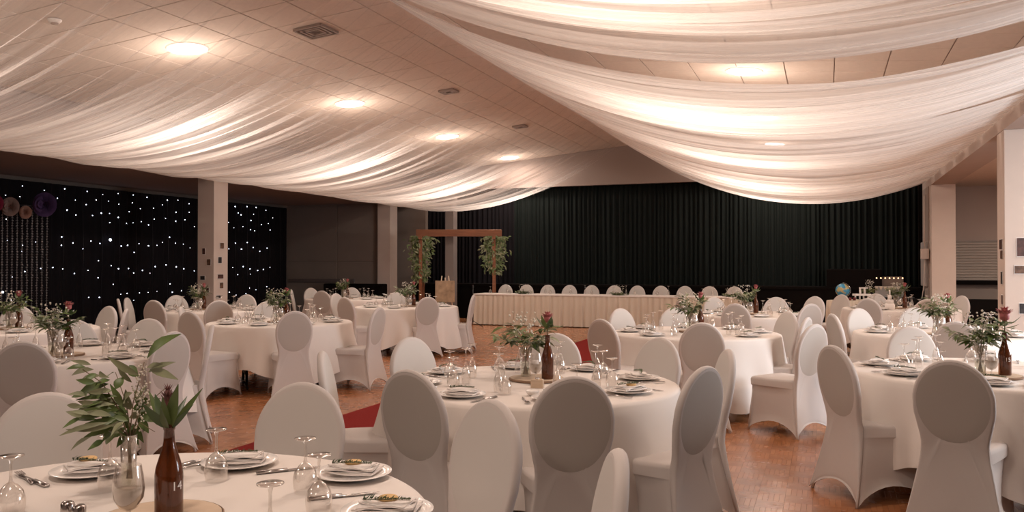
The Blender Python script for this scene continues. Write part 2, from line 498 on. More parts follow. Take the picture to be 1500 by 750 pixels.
# right wall with an unseen window, assumed and placed to side-light the pale chairs
slab('wall_right', WXR, WXR + .2, YF, 6.2, 0, BZ + .2, M_WALL)
slab('wall_right_beyond', WXR, WXR + .2, 8.9, YB + 1, 0, BZ + .2, M_WALL)
slab('wall_right_sill', WXR, WXR + .2, 6.2, 8.9, 0, .9, M_WALL)
slab('wall_right_head', WXR, WXR + .2, 6.2, 8.9, 2.5, BZ + .2, M_WALL)
win = bpy.data.objects.new('unseen_window_1', None); COL.objects.link(win); win.location = (WXR, 7.55, 1.7); structure(win)
mb = MB()
for y in (-1.32, -.44, .44, 1.32): mb.box(-.03, .06, y - .03, y + .03, -.8, .8)
for z in (-.77, .77): mb.box(-.03, .06, -1.35, 1.35, z - .035, z + .035)
mb.build('window_frame', M_TRIM, win, smooth=False)
mb = MB(); mb.box(.02, .028, -1.33, 1.33, -.78, .78)
mb.build('pane', thin_glass('window_pane', (.95, .97, 1), .02, .4), win, smooth=False)
area('unseen_window_light', (WXR - .06, 7.55, 1.7), (0, radians(90), 0), 1.5, 2.6, WINDOW_W, WINDOW_COL)

# stage wall, gable, opening
OPL, OPR, OPT, STZ = -10.9, 2.02, 3.60, .95
gb = MB()
vs = [(BXL - .4, YB, OPT), (BXR + .5, YB, OPT), (BXR + .5, YB, 4.1), (RX, YB, RZ + .1), (BXL - .4, YB, 4.1)]
n = len(vs); vs += [(v[0], YB + .15, v[2]) for v in vs]
gb.add(vs, [(4, 3, 2, 1, 0), (5, 6, 7, 8, 9)] + [(i, (i + 1) % n, (i + 1) % n + n, i + n) for i in range(n)])
structure(gb.build('wall_stage_gable', mat('gable', (.30, .235, .205), .9), smooth=False))
slab('wall_stage_left', BXL - 1.6, OPL + .1, YB, YB + .15, 0, OPT, M_WALLD)
slab('wall_stage_right', OPR, BXR + .5, YB, YB + .15, 0, OPT, M_STAGE)
slab('wall_behind_stage', BXL - .5, BXR + .5, YB + 1.0, YB + 1.2, 0, 4.8, M_STAGE)
slab('trim_stage_front', OPL, OPR, YB - .55, YB - .45, 0, STZ - .06, M_STAGE)
slab('trim_stage_deck', OPL, OPR, YB - .6, YB + 1.0, STZ - .06, STZ, M_STAGE)
# curtain in folds: panels
def curtain(name, x0, x1, y, z0, z1, m, label, fold=.16, amp=.055, axis='x', seed=0, group=None, top=None):
    rnd = random.Random(seed)
    step = .02; n = max(8, int((x1 - x0) / step)); rows = 8
    ph = rnd.random() * 6; vs = []; fs = []
    for j in range(rows + 1):
        t = j / rows
        for i in range(n + 1):
            u = x0 + (x1 - x0) * i / n
            a = amp * (.75 * sin(2 * pi * u / fold + ph + 1.9 * sin(u * 3.1) + 1.2 * sin(u * 7.7 + ph)) + .4 * sin(2 * pi * u / fold * 1.73 + 1.3 * t) + .3 * sin(u * 5.3 + ph)) * (.75 + .25 * (1 - t))
            zz = z0 + (z1 - z0) * t
            if top: zz += top(u) * t
            vs.append((u, y + a, zz) if axis == 'x' else (y + a, u, zz))
    for j in range(rows):
        for i in range(n):
            k = j * (n + 1) + i
            fs.append((k, k + 1, k + n + 2, k + n + 1))
    return tag(mesh_obj(name, vs, fs, m), label, 'curtain', group)
edges = [-10.95, -8.2, -5.3, -2.3, .35, 2.03]
lab = ['dark green stage curtain panel behind the timber arch', 'dark green stage curtain panel behind the bridal table\'s arch end',
       'dark green stage curtain panel at the middle of the stage', 'dark green stage curtain panel between middle and globe table', 'dark green stage curtain panel behind the globe']
for k in range(5):
    curtain('stage_curtain', edges[k], edges[k + 1] + .03, YB + .35, STZ, OPT + .15, M_STAGEC if k else M_BLACKC, lab[k], .125, .045, seed=k, group='stage curtains')
# right: hatch wall, shutter
RB = 21.0
hw = slab('wall_right_back', BXR + .4, WXR, RB, RB + .2, 0, BZ + .1, M_WALL)
sh = thing('roller_shutter', (2.6, RB, 1.12), 0, 'closed grey roller shutter over the serving hatch beyond the pillars', 'roller shutter')
for k in range(14):
    mb = MB(); mb.bbox(0, 2.45, 0, .061, 0, .03, .012, Matrix.Rotation(pi / 2, 4, 'X'))
    mb.build('slat', mat('shutter_grey', (.42, .36, .31), .5), sh, smooth=False, loc=(0, 0, k * .062))
mb = MB(); mb.box(1.0, 1.3, -.05, -.03, .05, .09); mb.build('handle', M_BLACKM, sh, smooth=False)
mb = MB(); mb.box(-.04, 0, -.06, 0, 0, .9); mb.box(2.45, 2.49, -.06, 0, 0, .9); mb.box(-.04, 2.49, -.06, 0, .868, .9)
mb.build('guide_frame', mat('shutter_frame', (.3, .26, .23), .5), sh, smooth=False)
mb = MB(); mb.bbox(2.52, 5.15, RB - .3, RB, 1.03, 1.12, .01)
tag(mb.build('hatch_counter', M_STAGE, smooth=False), 'black counter shelf under the roller shutter', 'counter')
slab('wall_hatch_front', 2.55, 5.15, RB - .12, RB, 0, 1.03, mat('hatch_panel', (.30, .25, .22), .8))
# return wall beside the stage and its wall box
rw = slab('wall_right_return', 2.08, 2.3, 19.9, RB, 0, BZ, mat('return_wall', (.36, .30, .265), .85))
mb = MB(); mb.bbox(19.97, 20.85, 1.0, 1.98, 0, .05, .01, Matrix(((0, 0, -1, 2.072), (1, 0, 0, 0), (0, 1, 0, 0), (0, 0, 0, 1))))
tag(mb.build('notice_board', mat('board_grey', (.44, .41, .39), .5), smooth=False), 'large pale wall board beside the stage curtain', 'board')
mb = MB(); mb.box(1.93, 2.08, 19.75, 19.95, 1.6, 1.82)
tag(mb.build('switch_box', M_COLUMN, smooth=False), 'small white electrical box high beside the stage curtain', 'electrical box')
mb = MB(); mb.tube([(2.0, 19.85, 3.0), (2.0, 19.84, 1.82)], .012); mb.tube([(2.0, 19.85, 1.6), (1.98, 19.8, 1.0), (1.9, 19.7, .55)], .01)
tag(mb.build('power_cable', M_COLUMN), 'thin pale cable hanging from the wall electrical box', 'cable')

# columns
def column(name, cx, cy, w_, h=BZ, m=M_COLUMN):
    mb = MB(); hw_ = w_ / 2
    mb.box(cx - hw_, cx + hw_, cy - hw_, cy + hw_, 0, h)
    o = mb.build(name, m, smooth=False)
    bv = o.modifiers.new('edge', 'BEVEL'); bv.width = .008; bv.segments = 2
    k = MB(); k.box(cx - hw_ - .012, cx + hw_ + .012, cy - hw_ - .012, cy + hw_ + .012, 0, .1); k.build('skirting', m, o, smooth=False)
    return structure(o)
column('column', BXR + .235, 5.25, .46)
column('column', BXR + .235, 12.11, .46)
column('column', BXR + .235, 19.75, .46)
column('column', BXL - .2, 13.05, .40)
column('column', BXL - .2, 20.0 - .02, .40)
column('column', BXL - .2, 5.5, .40)
mb = MB(); mb.box(-.12, .12, -.12, .12, 0, 3.3)
structure(mb.build('column_slim', mat('slim_column', (.26, .22, .2), .7), smooth=False, loc=px2w(661, 22.0)))

# ------------------------------------------------------------------ ceiling lights, vents, sprinkler
lp = bpy.data.objects.new('ceiling_light', None); COL.objects.link(lp)
mb = MB(); mb.lathe([(.235, -.0), (.245, -.012), (.265, -.012), (.275, 0)], 36)
mb.build('trim_ring', M_TRIM, lp)
mb = MB(); mb.lathe([(.001, -.04), (.12, -.034), (.20, -.02), (.236, -.004)], 36)
mb.build('diffuser', M_LAMP, lp)
tag(lp, 'round white ceiling downlight', 'ceiling light', 'round ceiling downlights')
lp['label'] = ''
P = Proto(lp)
lname = {(-7.87, 8.55): 'bright round downlight nearest on the fairy-light slope', (-7.87, 12.5): 'second bright round downlight on the fairy-light slope',
         (-7.87, 16.5): 'third bright round downlight on the fairy-light slope', (-7.87, 20.35): 'fourth round downlight by the stage on fairy-light slope',
         (-1.12, 12.5): 'round downlight seen through a gap between the right-slope drapes', (-1.12, 16.5): 'round downlight glowing through the right-slope drapes',
         (-1.12, 8.55): 'round downlight above the drapes on the pillar side', (-1.12, 20.35): 'round downlight hidden by drapes near the stage'}
for (x, y) in LIGHTS:
    if y > 8:
        o = P.put((x, y, ceil_z(x) - .002), 0, lname[(x, y)])
        o.rotation_euler = (0, ang if x > RX else -ang, 0)
    area('downlight_lamp', (x, y, ceil_z(x) - .06), (0, 0, 0), .36, .36, LAMP_W, LAMP_COL, 'DISK')
    l = bpy.data.lights.new('ceiling_fill', 'POINT'); l.energy = CEIL_FILL_W; l.color = LAMP_COL; l.shadow_soft_size = .16  # added fill below each lamp, no fitting at this height
    q = bpy.data.objects.new('ceiling_fill', l); COL.objects.link(q); q.location = (x, y, ceil_z(x) - .42)
for k, (x, y) in enumerate(((4.3, 6.5), (4.3, 11.5), (4.3, 16.5))):  # added out-of-view downlights, brighten the wall around the hatch
    o = P.put((x, y, BZ + .068), 0, 'added unseen downlight in the side aisle beyond the pillars, %s along' % ['first', 'second', 'third'][k])
    area('aisle_fill_lamp', (x, y, BZ), (0, 0, 0), .36, .36, 70, LAMP_COL, 'DISK')
for k, (px, py, s_) in enumerate(((462, 43, .40), (657, 132, .26), (762, 184, .26))):
    # on the left slope plane
    a = (px - 750) / F; xx = a * CT - ST; yy = a * ST + CT; hh = (HOR - py) / F
    d = (RZ - EYE - SL * RX * 1.0 * 1.0) / (hh - SL * xx) if False else (RZ - EYE - SL * (RX)) / (hh - SL * xx)
    # h = RZ-EYE - SL*(RX - x) with x = xx*d
    d = (RZ - EYE - SL * RX) / (hh - SL * xx)
    p = Vector((xx * d, yy * d, 0)); p.z = ceil_z(p.x) - .004
    v = thing('ceiling_vent', p, 0, ['square ceiling vent beside the first downlight', 'small square ceiling vent above the second downlight', 'small square ceiling vent near the stage end'][k], 'vent', 'ceiling vents')
    v.rotation_euler = (0, -ang, 0)
    mb = MB(); h = s_ / 2
    for q in (h, h * .72, h * .45):
        for sg in (-1, 1):
            mb.box(-q, q, sg * q - .012, sg * q + .012, -.03, 0); mb.box(sg * q - .012, sg * q + .012, -q, q, -.03, 0)
    mb.build('frame', mat('vent_metal', (.30, .23, .19), .6), v, smooth=False)
    mb = MB(); mb.box(-h * .98, h * .98, -h * .98, h * .98, -.004, .0); mb.build('backing', mat('vent_dark', (.16, .12, .10), .8), v, smooth=False)
sp = thing('smoke_detector', (0, 0, 0), 0, 'small round ceiling sensor high above the paper flowers', 'sensor')
a = (78 - 750) / F; xx = a * CT - ST; yy = a * ST + CT; hh = (HOR - 27) / F
d = (RZ - EYE - SL * RX) / (hh - SL * xx); sp.location = (xx * d, yy * d, ceil_z(xx * d) - .004)
mb = MB(); mb.lathe([(.001, -.04), (.05, -.038), (.07, -.02), (.075, 0)], 20); mb.build('housing', M_TRIM, sp)
mb = MB(); mb.lathe([(.04, -.055), (.041, -.04)], 16, cap0=True); mb.build('sensor_cap', M_CEILJ, sp)

# ------------------------------------------------------------------ ceiling drapes
def drape(y0, width, side, seed, label):
    rnd = random.Random(seed)
    nu, nv = 44, 64
    if side > 0: xa, za, xb, zb, sag = RX - .12, EYE + 3.03, BXR - .03, EYE + 1.86, .80
    else: xa, za, xb, zb, sag = RX - .25, EYE + 3.03, BXL + .03, EYE + 1.72, .66
    sag *= rnd.uniform(.94, 1.05)
    phs = [rnd.random() * 6.28 for _ in range(6)]
    fr = [rnd.uniform(7, 9), rnd.uniform(13, 17), rnd.uniform(24, 30)]
    amp = [.035, .022, .012]
    wob = rnd.uniform(-.12, .12)
    vs = []; uv = []; fs = []
    for i in range(nu + 1):
        t = i / nu
        x = xa + (xb - xa) * t
        zc = za + (zb - za) * t - sag * 4 * t * (1 - t) * (1.0 + .10 * (t - .5))
        wd = width * (.70 + .34 * sin(pi * min(1, t * 1.0 + .0)) ** .7)
        yc = y0 + wob * sin(pi * t * 1.5 + phs[5]) * .8
        for j in range(nv + 1):
            s_ = j / nv - .5
            drift = .05 * sin(3.2 * t + phs[4]) * s_
            q = s_ + drift
            dz = sum(amp[k] * sin(2 * pi * fr[k] * q * .5 + phs[k] + 1.5 * t * (k + 1) * .6) for k in range(3))
            # the middle of a strip hangs a little lower than its edges
            dz -= .10 * (1 - (2 * s_) ** 2) * sin(pi * t)
            dy = .02 * sin(2 * pi * fr[1] * q * .5 + phs[2])
            fade = min(1, t * 6) * min(1, (1 - t) * 6)
            vs.append((x, yc + q * wd + dy, zc + dz * (.4 + .6 * fade) + (.02 if t < .02 else 0)))
            uv.append((t * 7.0, s_ * width))
    for i in range(nu):
        for j in range(nv):
            k = i * (nv + 1) + j
            fs.append((k, k + 1, k + nv + 2, k + nv + 1))
    o = mesh_obj('ceiling_drape', vs, fs, M_SHEER if side > 0 else M_SHEERL, uv=uv)
    return tag(o, label, 'ceiling drape', 'sheer ceiling drapes')
ordn = ['first', 'second', 'third', 'fourth', 'fifth', 'sixth', 'seventh', 'eighth', 'ninth', 'tenth', 'eleventh', 'twelfth', 'thirteenth']
RY = [(3.2, 1.3), (4.65, 1.45), (5.95, .78), (7.75, 1.35), (9.1, 1.3), (10.5, 1.35), (11.6, 1.2), (12.8, 1.4), (14.1, 1.35), (15.5, 1.35), (16.9, 1.4), (18.4, 1.4), (19.9, 1.5)]
for k, (y, w_) in enumerate(RY):
    drape(y, w_, 1, 100 + k, 'sheer white ceiling drape, %s from the camera on the pillar slope' % ordn[k])
LY = [(3.6, 1.5), (5.0, 1.55), (6.4, 1.6), (7.8, 1.6), (9.2, 1.6), (10.6, 1.6), (12.0, 1.6), (13.4, 1.6), (14.9, 1.6), (16.4, 1.6), (18.0, 1.6), (19.7, 1.6)]
for k, (y, w_) in enumerate(LY):
    drape(y, w_, -1, 200 + k, 'sheer white ceiling drape, %s from the camera on the fairy-light slope' % ordn[k])

# ------------------------------------------------------------------ fairy light curtain on the side wall
curtain('backdrop_curtain', 6.5, 13.2, WXL + .22, .05, 3.10, M_BLACKC, 'black backdrop curtain dotted with fairy lights, before the white column', .3, .03, axis='y', seed=11, group='black fairy-light curtains')
curtain('backdrop_curtain', 13.2, 19.7, WXL + .22, .05, 3.10, M_BLACKC, 'black backdrop curtain dotted with fairy lights, beyond the white column', .3, .03, axis='y', seed=12, group='black fairy-light curtains')
LEDS = """93,151 185,169 272,163 22,190 82,196 241,203 317,211 367,174 433,187 405,210 457,215 498,183 562,189 620,199 501,228 558,222 363,230 282,253 320,274 390,276 427,266 462,267 499,284 545,260 592,247 648,245 685,231 706,211 751,211 798,226 743,262 799,262 463,306 534,309 562,307 596,302 627,316 651,291 699,288 742,300 781,294 821,323 260,367 308,392 350,417 384,384 422,394 512,405 539,402 587,395 627,404 663,402 686,390 716,368 741,393 774,397 803,413 567,432 259,402 416,467 223,496 265,502 315,521 372,508 415,539 470,488 501,501 543,500 565,519 602,508 634,520 656,492 702,485 745,493 777,501 821,510 479,567 719,565 511,609 538,605 590,603 627,601 664,596 729,600 767,594 803,597 376,622 421,622 566,634 567,719 417,716 993,238 1043,238 1082,242 1123,254 1006,265 1071,271 1060,297 1018,273 1152,286 1133,310 1104,314 1026,323 1058,336 1076,341 965,305 988,328 1141,337 967,417 995,393 1020,418 1045,390 1070,411 1098,427 1129,414 984,495 1028,492 1057,502 1089,508 1113,504 1141,495 1005,526 1058,524 970,600 1055,583 1082,590 1128,577 998,612 1040,606 30,381 95,402 150,388 92,428 172,500 52,536 105,513 48,634 110,640 25,291 12,600""".split()
BXC = WXL + .30
fl1 = thing('fairy_light_net', (BXC, 13, 2.9), 0, 'net of tiny white fairy lights pinned over the black curtain', 'fairy lights')
ledmb = MB(); ledmb.ball((0, 0, 0), .021, 8, 4)
ledme = bpy.data.meshes.new('bulb'); ledme.from_pydata([tuple(v) for v in ledmb.v], [], ledmb.f); ledme.materials.append(M_LED)
def on_xplane(px, py, xw):
    a = (px - 750) / F; d = xw / (a * CT - ST); return Vector((xw, (a * ST + CT) * d, EYE + (HOR - py) / F * d))
wires = MB()
for t in LEDS:
    a_, c_ = t.split(','); p = on_xplane(float(a_) / 2.885, 220 + float(c_) / 2.885, BXC)
    o = link('bulb', ledme, fl1, p - fl1.location)
    s_ = random.uniform(.28, .56) * (.8 + p.y / 60); o.scale = (s_, s_, s_)
o.scale = (1, 1, 1)
o = link('bulb', ledme, fl1, on_xplane(466 / 2.885, 220 + 379 / 2.885, BXC) - fl1.location); o.scale = (1.3, 1.3, 1.3)
for k in range(26):
    y = 7.5 + k * .47
    wires.tube([(0, y - 13, .15), (0.005, y - 13 + .03, -1.2), (0, y - 13, -2.6)], .003, 3)
wires.build('wire', M_BLACKM, fl1)

# paper flowers and petal strings
def paper_flower(px, py, d, r, m, label, cat='paper flower'):
    p = px2w(px, d, EYE + (HOR - py) / F * d)
    t = thing('paper_flower', p, TH, label, cat, 'giant paper flowers')
    rnd = random.Random(px)
    for ring, (n, rr, tilt) in enumerate(((8, 1.0, .25), (7, .75, .55), (5, .5, .95), (4, .28, 1.25))):
        mb = MB()
        for k in range(n):
            a = 2 * pi * (k + ring * .5) / n + rnd.uniform(-.1, .1)
            R_ = r * rr
            # petal: rounded cup leaf in local plane facing -Y
            for s2 in (0,):
                vs = []; fs = []
                for i in range(5):
                    tt = i / 4; ww = R_ * .60 * sin(pi * (.12 + .62 * tt)) 
                    rad = R_ * (.1 + .9 * tt) * cos(tilt * .8); out = -R_ * .9 * sin(tilt) * tt - .02 * ring
                    for q in (-1, -.4, .4, 1):
                        u = rad - abs(q) ** 2 * R_ * .12 * (tt > .7); v = q * ww
                        vs.append((u * cos(a) - v * sin(a), out - .05 * R_ * (1 - q * q) + (.06 * R_ if i == 4 else 0), u * sin(a) + v * cos(a)))
                for i in range(4):
                    for q in range(3): fs.append((i * 4 + q, i * 4 + q + 1, i * 4 + q + 5, i * 4 + q + 4))
                mb.add(vs, fs)
        mb.build('petal_ring', m, t)
    mb = MB(); mb.ball((0, -.05, 0), r * .16, 10, 6); mb.build('flower_centre', m, t)
paper_flower(67, 300, 15.22, .235, mat('paper_purple', (.10, .05, .15), .8), 'giant purple paper flower above the hanging petal strings')
paper_flower(38, 311, 15.08, .125, mat('paper_peach', (.55, .30, .22), .8), 'small peach paper flower beside the purple one')
paper_flower(16, 303, 14.97, .18, mat('paper_dusty', (.42, .28, .24), .8), 'dusty pink paper flower with layered petals near the frame edge')
paper_flower(-6, 298, 14.86, .16, mat('paper_magenta', (.38, .03, .08), .8), 'magenta paper flower cut by the frame edge')
M_PET = mat('string_petal', (.62, .57, .55), .8)
for k in range(10):
    px = 3 + k * 7.3; d = 14.99 + .0383 * k
    top = px2w(px, d, 2.55)
    mb = MB(); n = 44 if k else 42; rnd = random.Random(k)
    for i in range(n):
        z = -.03 - i * .048; a = rnd.random() * 3.14
        u = Vector((cos(a), sin(a), rnd.uniform(-.3, .3))) * rnd.uniform(.022, .036)
        mb.leaf(Vector((0, 0, z)) - u, Vector((0, 0, z)) + u, .034, (0, 0, 1), .2, 2)
    o = thing('petal_string', top, 0, ['hanging white petal string, %s from the frame edge' % ordn[k]][0], 'garland', 'hanging petal strings')
    mb2 = MB(); mb2.tube([(0, 0, 0), (0, 0, -.05 * n)], .003, 4); mb2.build('cord', M_PET, o)
    q = mb.build('petal_chain', M_PET, o, smooth=False); q['kind'] = 'stuff'
mb = MB(); mb.tube([px2w(-25, 14.85, 2.57), px2w(80, 15.4, 2.57)], .018, 8)
tag(mb.build('garland_rail', M_BLACKM), 'black rail carrying the petal strings and paper flowers', 'rail')

# ------------------------------------------------------------------ tables
TABLES = {  # key: (X_cam, d_cam)
    'T1': (-1.1, 2.25), 'T2': (-3.55, 6.55), 'T3': (-5.55, 9.1), 'T4': (-2.88, 10.2), 'T5': (-4.78, 12.9), 'T6': (-1.8, 14.0), 'T7': (-3.44, 17.2),
    'T8': (.12, 4.95), 'T9': (1.91, 8.6), 'T10': (3.5, 11.8), 'T11': (3.16, 5.43), 'T12': (4.48, 8.5), 'T13': (6.30, 13.3)}
TD = {'T1': 'first table of the centre row', 'T8': 'second table of the centre row', 'T9': 'third table of the centre row', 'T10': 'fourth table of the centre row',
      'T2': 'first table of the left-aisle row', 'T4': 'second table of the left-aisle row', 'T6': 'third table of the left-aisle row',
      'T3': 'first table of the fairy-light row', 'T5': 'second table of the fairy-light row', 'T7': 'third table of the fairy-light row',
      'T11': 'first table of the pillar row', 'T12': 'second table of the pillar row', 'T13': 'third table of the pillar row'}
TR = .87; TZ = .76
def cloth_mesh(seed):
    rnd = random.Random(seed); n = 160
    folds = [(rnd.choice((5, 6, 7)), rnd.random() * 6.28, .45), (11 + seed % 3, rnd.random() * 6.28, .4), (17, rnd.random() * 6.28, .22)]
    def fold(a): return sum(w_ * sin(f * a + p) for f, p, w_ in folds)
    prof = [(0.0, 0), (.3, 0), (.6, 0), (.82, 0), (.855, -.001), (.872, -.008), (.879, -.022)]
    vs = [(0, 0, 0)]; rows = []
    rows_def = [('t', r, z) for r, z in prof[1:]] + [('d', v) for v in (.08, .2, .35, .5, .65, .8, .92, 1.0)]
    for rd in rows_def:
        row = []
        for k in range(n):
            a = 2 * pi * k / n
            if rd[0] == 't': r, z = rd[1], rd[2]
            else:
                v = rd[1]
                hem = .585 + .10 * cos(4 * a + seed) 
                r = .880 + v ** 1.1 * (.062 + .095 * fold(a)) ; z = -.022 - v * (hem - .022)
                r = max(r, .872)
            row.append(len(vs)); vs.append((r * cos(a), r * sin(a), z))
        rows.append(row)
    fs = [(0, rows[0][k], rows[0][(k + 1) % n]) for k in range(n)]
    for i in range(len(rows) - 1):
        for k in range(n):
            k2 = (k + 1) % n
            fs.append((rows[i][k], rows[i + 1][k], rows[i + 1][k2], rows[i][k2]))
    me = bpy.data.meshes.new('tablecloth'); me.from_pydata(vs, [], fs); me.materials.append(M_CLOTH)
    me.polygons.foreach_set('use_smooth', [True] * len(fs)); return me
CL = [cloth_mesh(s_) for s_ in (1, 2, 3)]
tb = thing('banquet_table', (0, 0, 0), 0, '', 'table', 'round banquet tables')
mb = MB(); mb.lathe([(.001, .735), (.84, .735), (.86, .74), (.86, .752), (.85, .755), (.001, .755)], 40); mb.build('tabletop', M_WOODS, tb)
for sx in (-1, 1):
    for sy in (-1, 1):
        mb = MB(); mb.tube([(sx * .42, sy * .26, .735), (sx * .42, sy * .26, .03)], .016, 8); mb.tube([(sx * .42, sy * .40, .016), (sx * .42, sy * .05, .016)], .015, 8)
        mb.build('leg', M_BLACKM, tb)
mb = MB()
for sx in (-1, 1): mb.tube([(sx * .42, -.26, .15), (sx * .42, .26, .15)], .013, 8)
mb.build('brace', M_BLACKM, tb)
TP = Proto(tb)
for i, (k, (X, d)) in enumerate(TABLES.items()):
    p = cam2w(X, d); rz = i * 1.3
    TP.put(p, rz, 'round folding banquet table under the linen, %s' % TD[k])
    o = link('tablecloth', CL[i % 3], None, (p.x, p.y, TZ + .002), (0, 0, -1.915 if k == 'T4' else rz + .4))
    tag(o, 'white linen tablecloth draped over the %s' % TD[k], 'tablecloth', 'white round tablecloths')

# ------------------------------------------------------------------ chairs
def half_w(z):
    if z > .73:
        return .202 * sqrt(max(0, 1 - ((z - .73) / .235) ** 2))
    pts = [(.73, .202), (.66, .197), (.60, .184), (.55, .171), (.50, .166), (.44, .170), (.36, .182)]
    for (za, wa), (zb, wb) in zip(pts, pts[1:]):
        if z >= zb:
            t = (za - z) / (za - zb); t = t * t * (3 - 2 * t); return wa + (wb - wa) * t
    return .182
def lean(z): return -.215 - .085 * max(0, (z - .45) / .5) ** 1.1 - .093 * max(0, (.45 - z) / .45) ** 1.3
def make_chair(label):
    t = thing('banquet_chair', (0, 0, 0), 0, label, 'chair', 'white covered banquet chairs')
    zs = [.06, .14, .20, .26, .32, .37, .42, .46, .50, .54, .58, .62, .66, .70]
    def hw(z):
        if z >= .40: return half_w(z)
        q = (.40 - z) / .40
        return half_w(.40) + (.257 - half_w(.40)) * (.85 * q + .15 * q * q)
    out = [(hw(z), z) for z in zs]
    for k in range(1, 28):
        a = pi * k / 28
        out.append((.202 * cos(a), .73 + .235 * sin(a)))
    out += [(-hw(z), z) for z in reversed(zs)]
    out += [(-.257 * (1 - 2 * u), .006 + .105 * sin(pi * u) ** .75) for u in [q / 16 for q in range(17)]]
    n = len(out); c = (0, .66)
    rings = []
    T = .021
    for s_, y in ((.30, .90), (.6, .92), (.84, .96), (.93, 1.0), (.965, .90), (.99, .5), (1.0, 0), (.99, -.5), (.965, -.90), (.93, -1.0), (.84, -.96), (.6, -.92), (.30, -.90)):
        rings.append([(c[0] + (x - c[0]) * s_, y * T, c[1] + (z - c[1]) * s_) for x, z in out])
    vs = []; fs = []
    for r in rings:
        for x, y, z in r:
            low = max(0, min(1, (.45 - z) / .45))
            pull = .034 * max(0, 1 - (x / max(.1, hw(max(z, .0)))) ** 2) * low
            vs.append((x, y * (1 - .72 * low) + lean(z) + pull, z))
    for i in range(len(rings) - 1):
        for k in range(n):
            k2 = (k + 1) % n
            fs.append((i * n + k, i * n + k2, (i + 1) * n + k2, (i + 1) * n + k))
    fs += [tuple(reversed(range(n))), tuple((len(rings) - 1) * n + k for k in range(n))]
    mesh_obj('backrest', vs, fs, M_COVER, t)
    for sg in (-1, 1):
        vs = [(0, sg * (T * .97) + lean(.733), .733)]; fs = []
        for j, q in enumerate((.3, .6, .88, 1.0)):
            for k in range(40):
                a = 2 * pi * k / 40; z = .733 + .220 * q * sin(a)
                off = T * (1.0, 1.03, 1.04, .93)[j]
                vs.append((.191 * q * cos(a), sg * off + lean(z), z))
        for k in range(40):
            f = (0, 1 + k, 1 + (k + 1) % 40); fs.append(f if sg < 0 else f[::-1])
        for j in range(3):
            for k in range(40):
                k2 = (k + 1) % 40; a0 = 1 + j * 40
                f = (a0 + k, a0 + 40 + k, a0 + 40 + k2, a0 + k2); fs.append(f if sg < 0 else f[::-1])
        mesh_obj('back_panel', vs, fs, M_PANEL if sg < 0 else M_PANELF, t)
    def ring(zc, fx, fy, rx, ry, inset, hem, bulge=0):
        cs = [(fx, fy), (-fx, fy), (-rx, ry), (rx, ry)]
        pts = []
        for s_ in range(4):
            a = cs[s_]; b_ = cs[(s_ + 1) % 4]
            nx, ny = (b_[1] - a[1]), -(b_[0] - a[0]); L = sqrt(nx * nx + ny * ny); nx /= L; ny /= L
            for q in range(10):
                u = q / 10; k = sin(pi * u)
                x = a[0] + (b_[0] - a[0]) * u; y = a[1] + (b_[1] - a[1]) * u
                cr = .012 if q == 0 else (.003 if q in (1, 9) else 0)
                l = sqrt(x * x + y * y)
                x -= x / l * cr; y -= y / l * cr
                cxm, cym = -nx, -ny
                if (cxm * (0 - x) + cym * (0 - y)) < 0: cxm, cym = nx, ny
                m_ = .35 if s_ == 2 and zc > .3 else 1
                x += cxm * (inset * k * m_ - bulge * k * m_); y += cym * (inset * k * m_ - bulge * k * m_)
                pts.append((x, y, zc + hem * (k ** .75)))
        return pts
    R_ = [ring(.480, .13, .14, .11, -.14, 0, 0), ring(.480, .195, .205, .150, -.195, 0, 0), ring(.472, .212, .222, .160, -.205, 0, 0, bulge=.006),
          ring(.455, .218, .229, .160, -.212, 0, 0, bulge=.008), ring(.408, .216, .227, .166, -.224, 0, 0, bulge=.006), ring(.393, .208, .218, .168, -.228, .006, 0),
          ring(.34, .209, .221, .181, -.231, .014, .0), ring(.25, .214, .226, .200, -.247, .027, .01), ring(.14, .222, .235, .224, -.272, .039, .03), ring(.06, .229, .243, .241, -.294, .041, .065), ring(.006, .238, .252, .255, -.307, .038, .107)]
    vs = [(0, 0, .483)]; fs = []
    for r in R_: vs += r
    n = 40
    for k in range(n): fs.append((0, 1 + k, 1 + (k + 1) % n))
    for i in range(len(R_) - 1):
        for k in range(n):
            k2 = (k + 1) % n; a0 = 1 + i * n
            fs.append((a0 + k, a0 + n + k, a0 + n + k2, a0 + k2))
    mesh_obj('seat', vs[:1 + 5 * n], [f for f in fs if max(f) < 1 + 5 * n], M_COVER, t)
    sk = [f for f in fs if min(f) >= 1 + 4 * n]
    mesh_obj('skirt', [Vector(v) for v in vs[1 + 4 * n:]], [tuple(i - 1 - 4 * n for i in f) for f in sk], M_COVER, t)
    for (x, y, xb, yb) in ((.19, .20, .222, .236), (-.19, .20, -.222, .236), (.155, -.205, .238, -.296), (-.155, -.205, -.238, -.296)):
        mb = MB(); mb.tube([(x, y, .40), (xb, yb, .0)], .009, 6, .011); mb.build('leg', M_COVER, t)
    return t
CH = Proto(make_chair('x'))
COUNT = {}
def octant(v):
    a = (math.degrees(atan2(v[1], v[0])) + 360) % 360
    return ['right-side', 'right-rear', 'rear', 'left-rear', 'left-side', 'left-front', 'front', 'right-front'][int((a + 22.5) // 45) % 8]
used_chair = {}
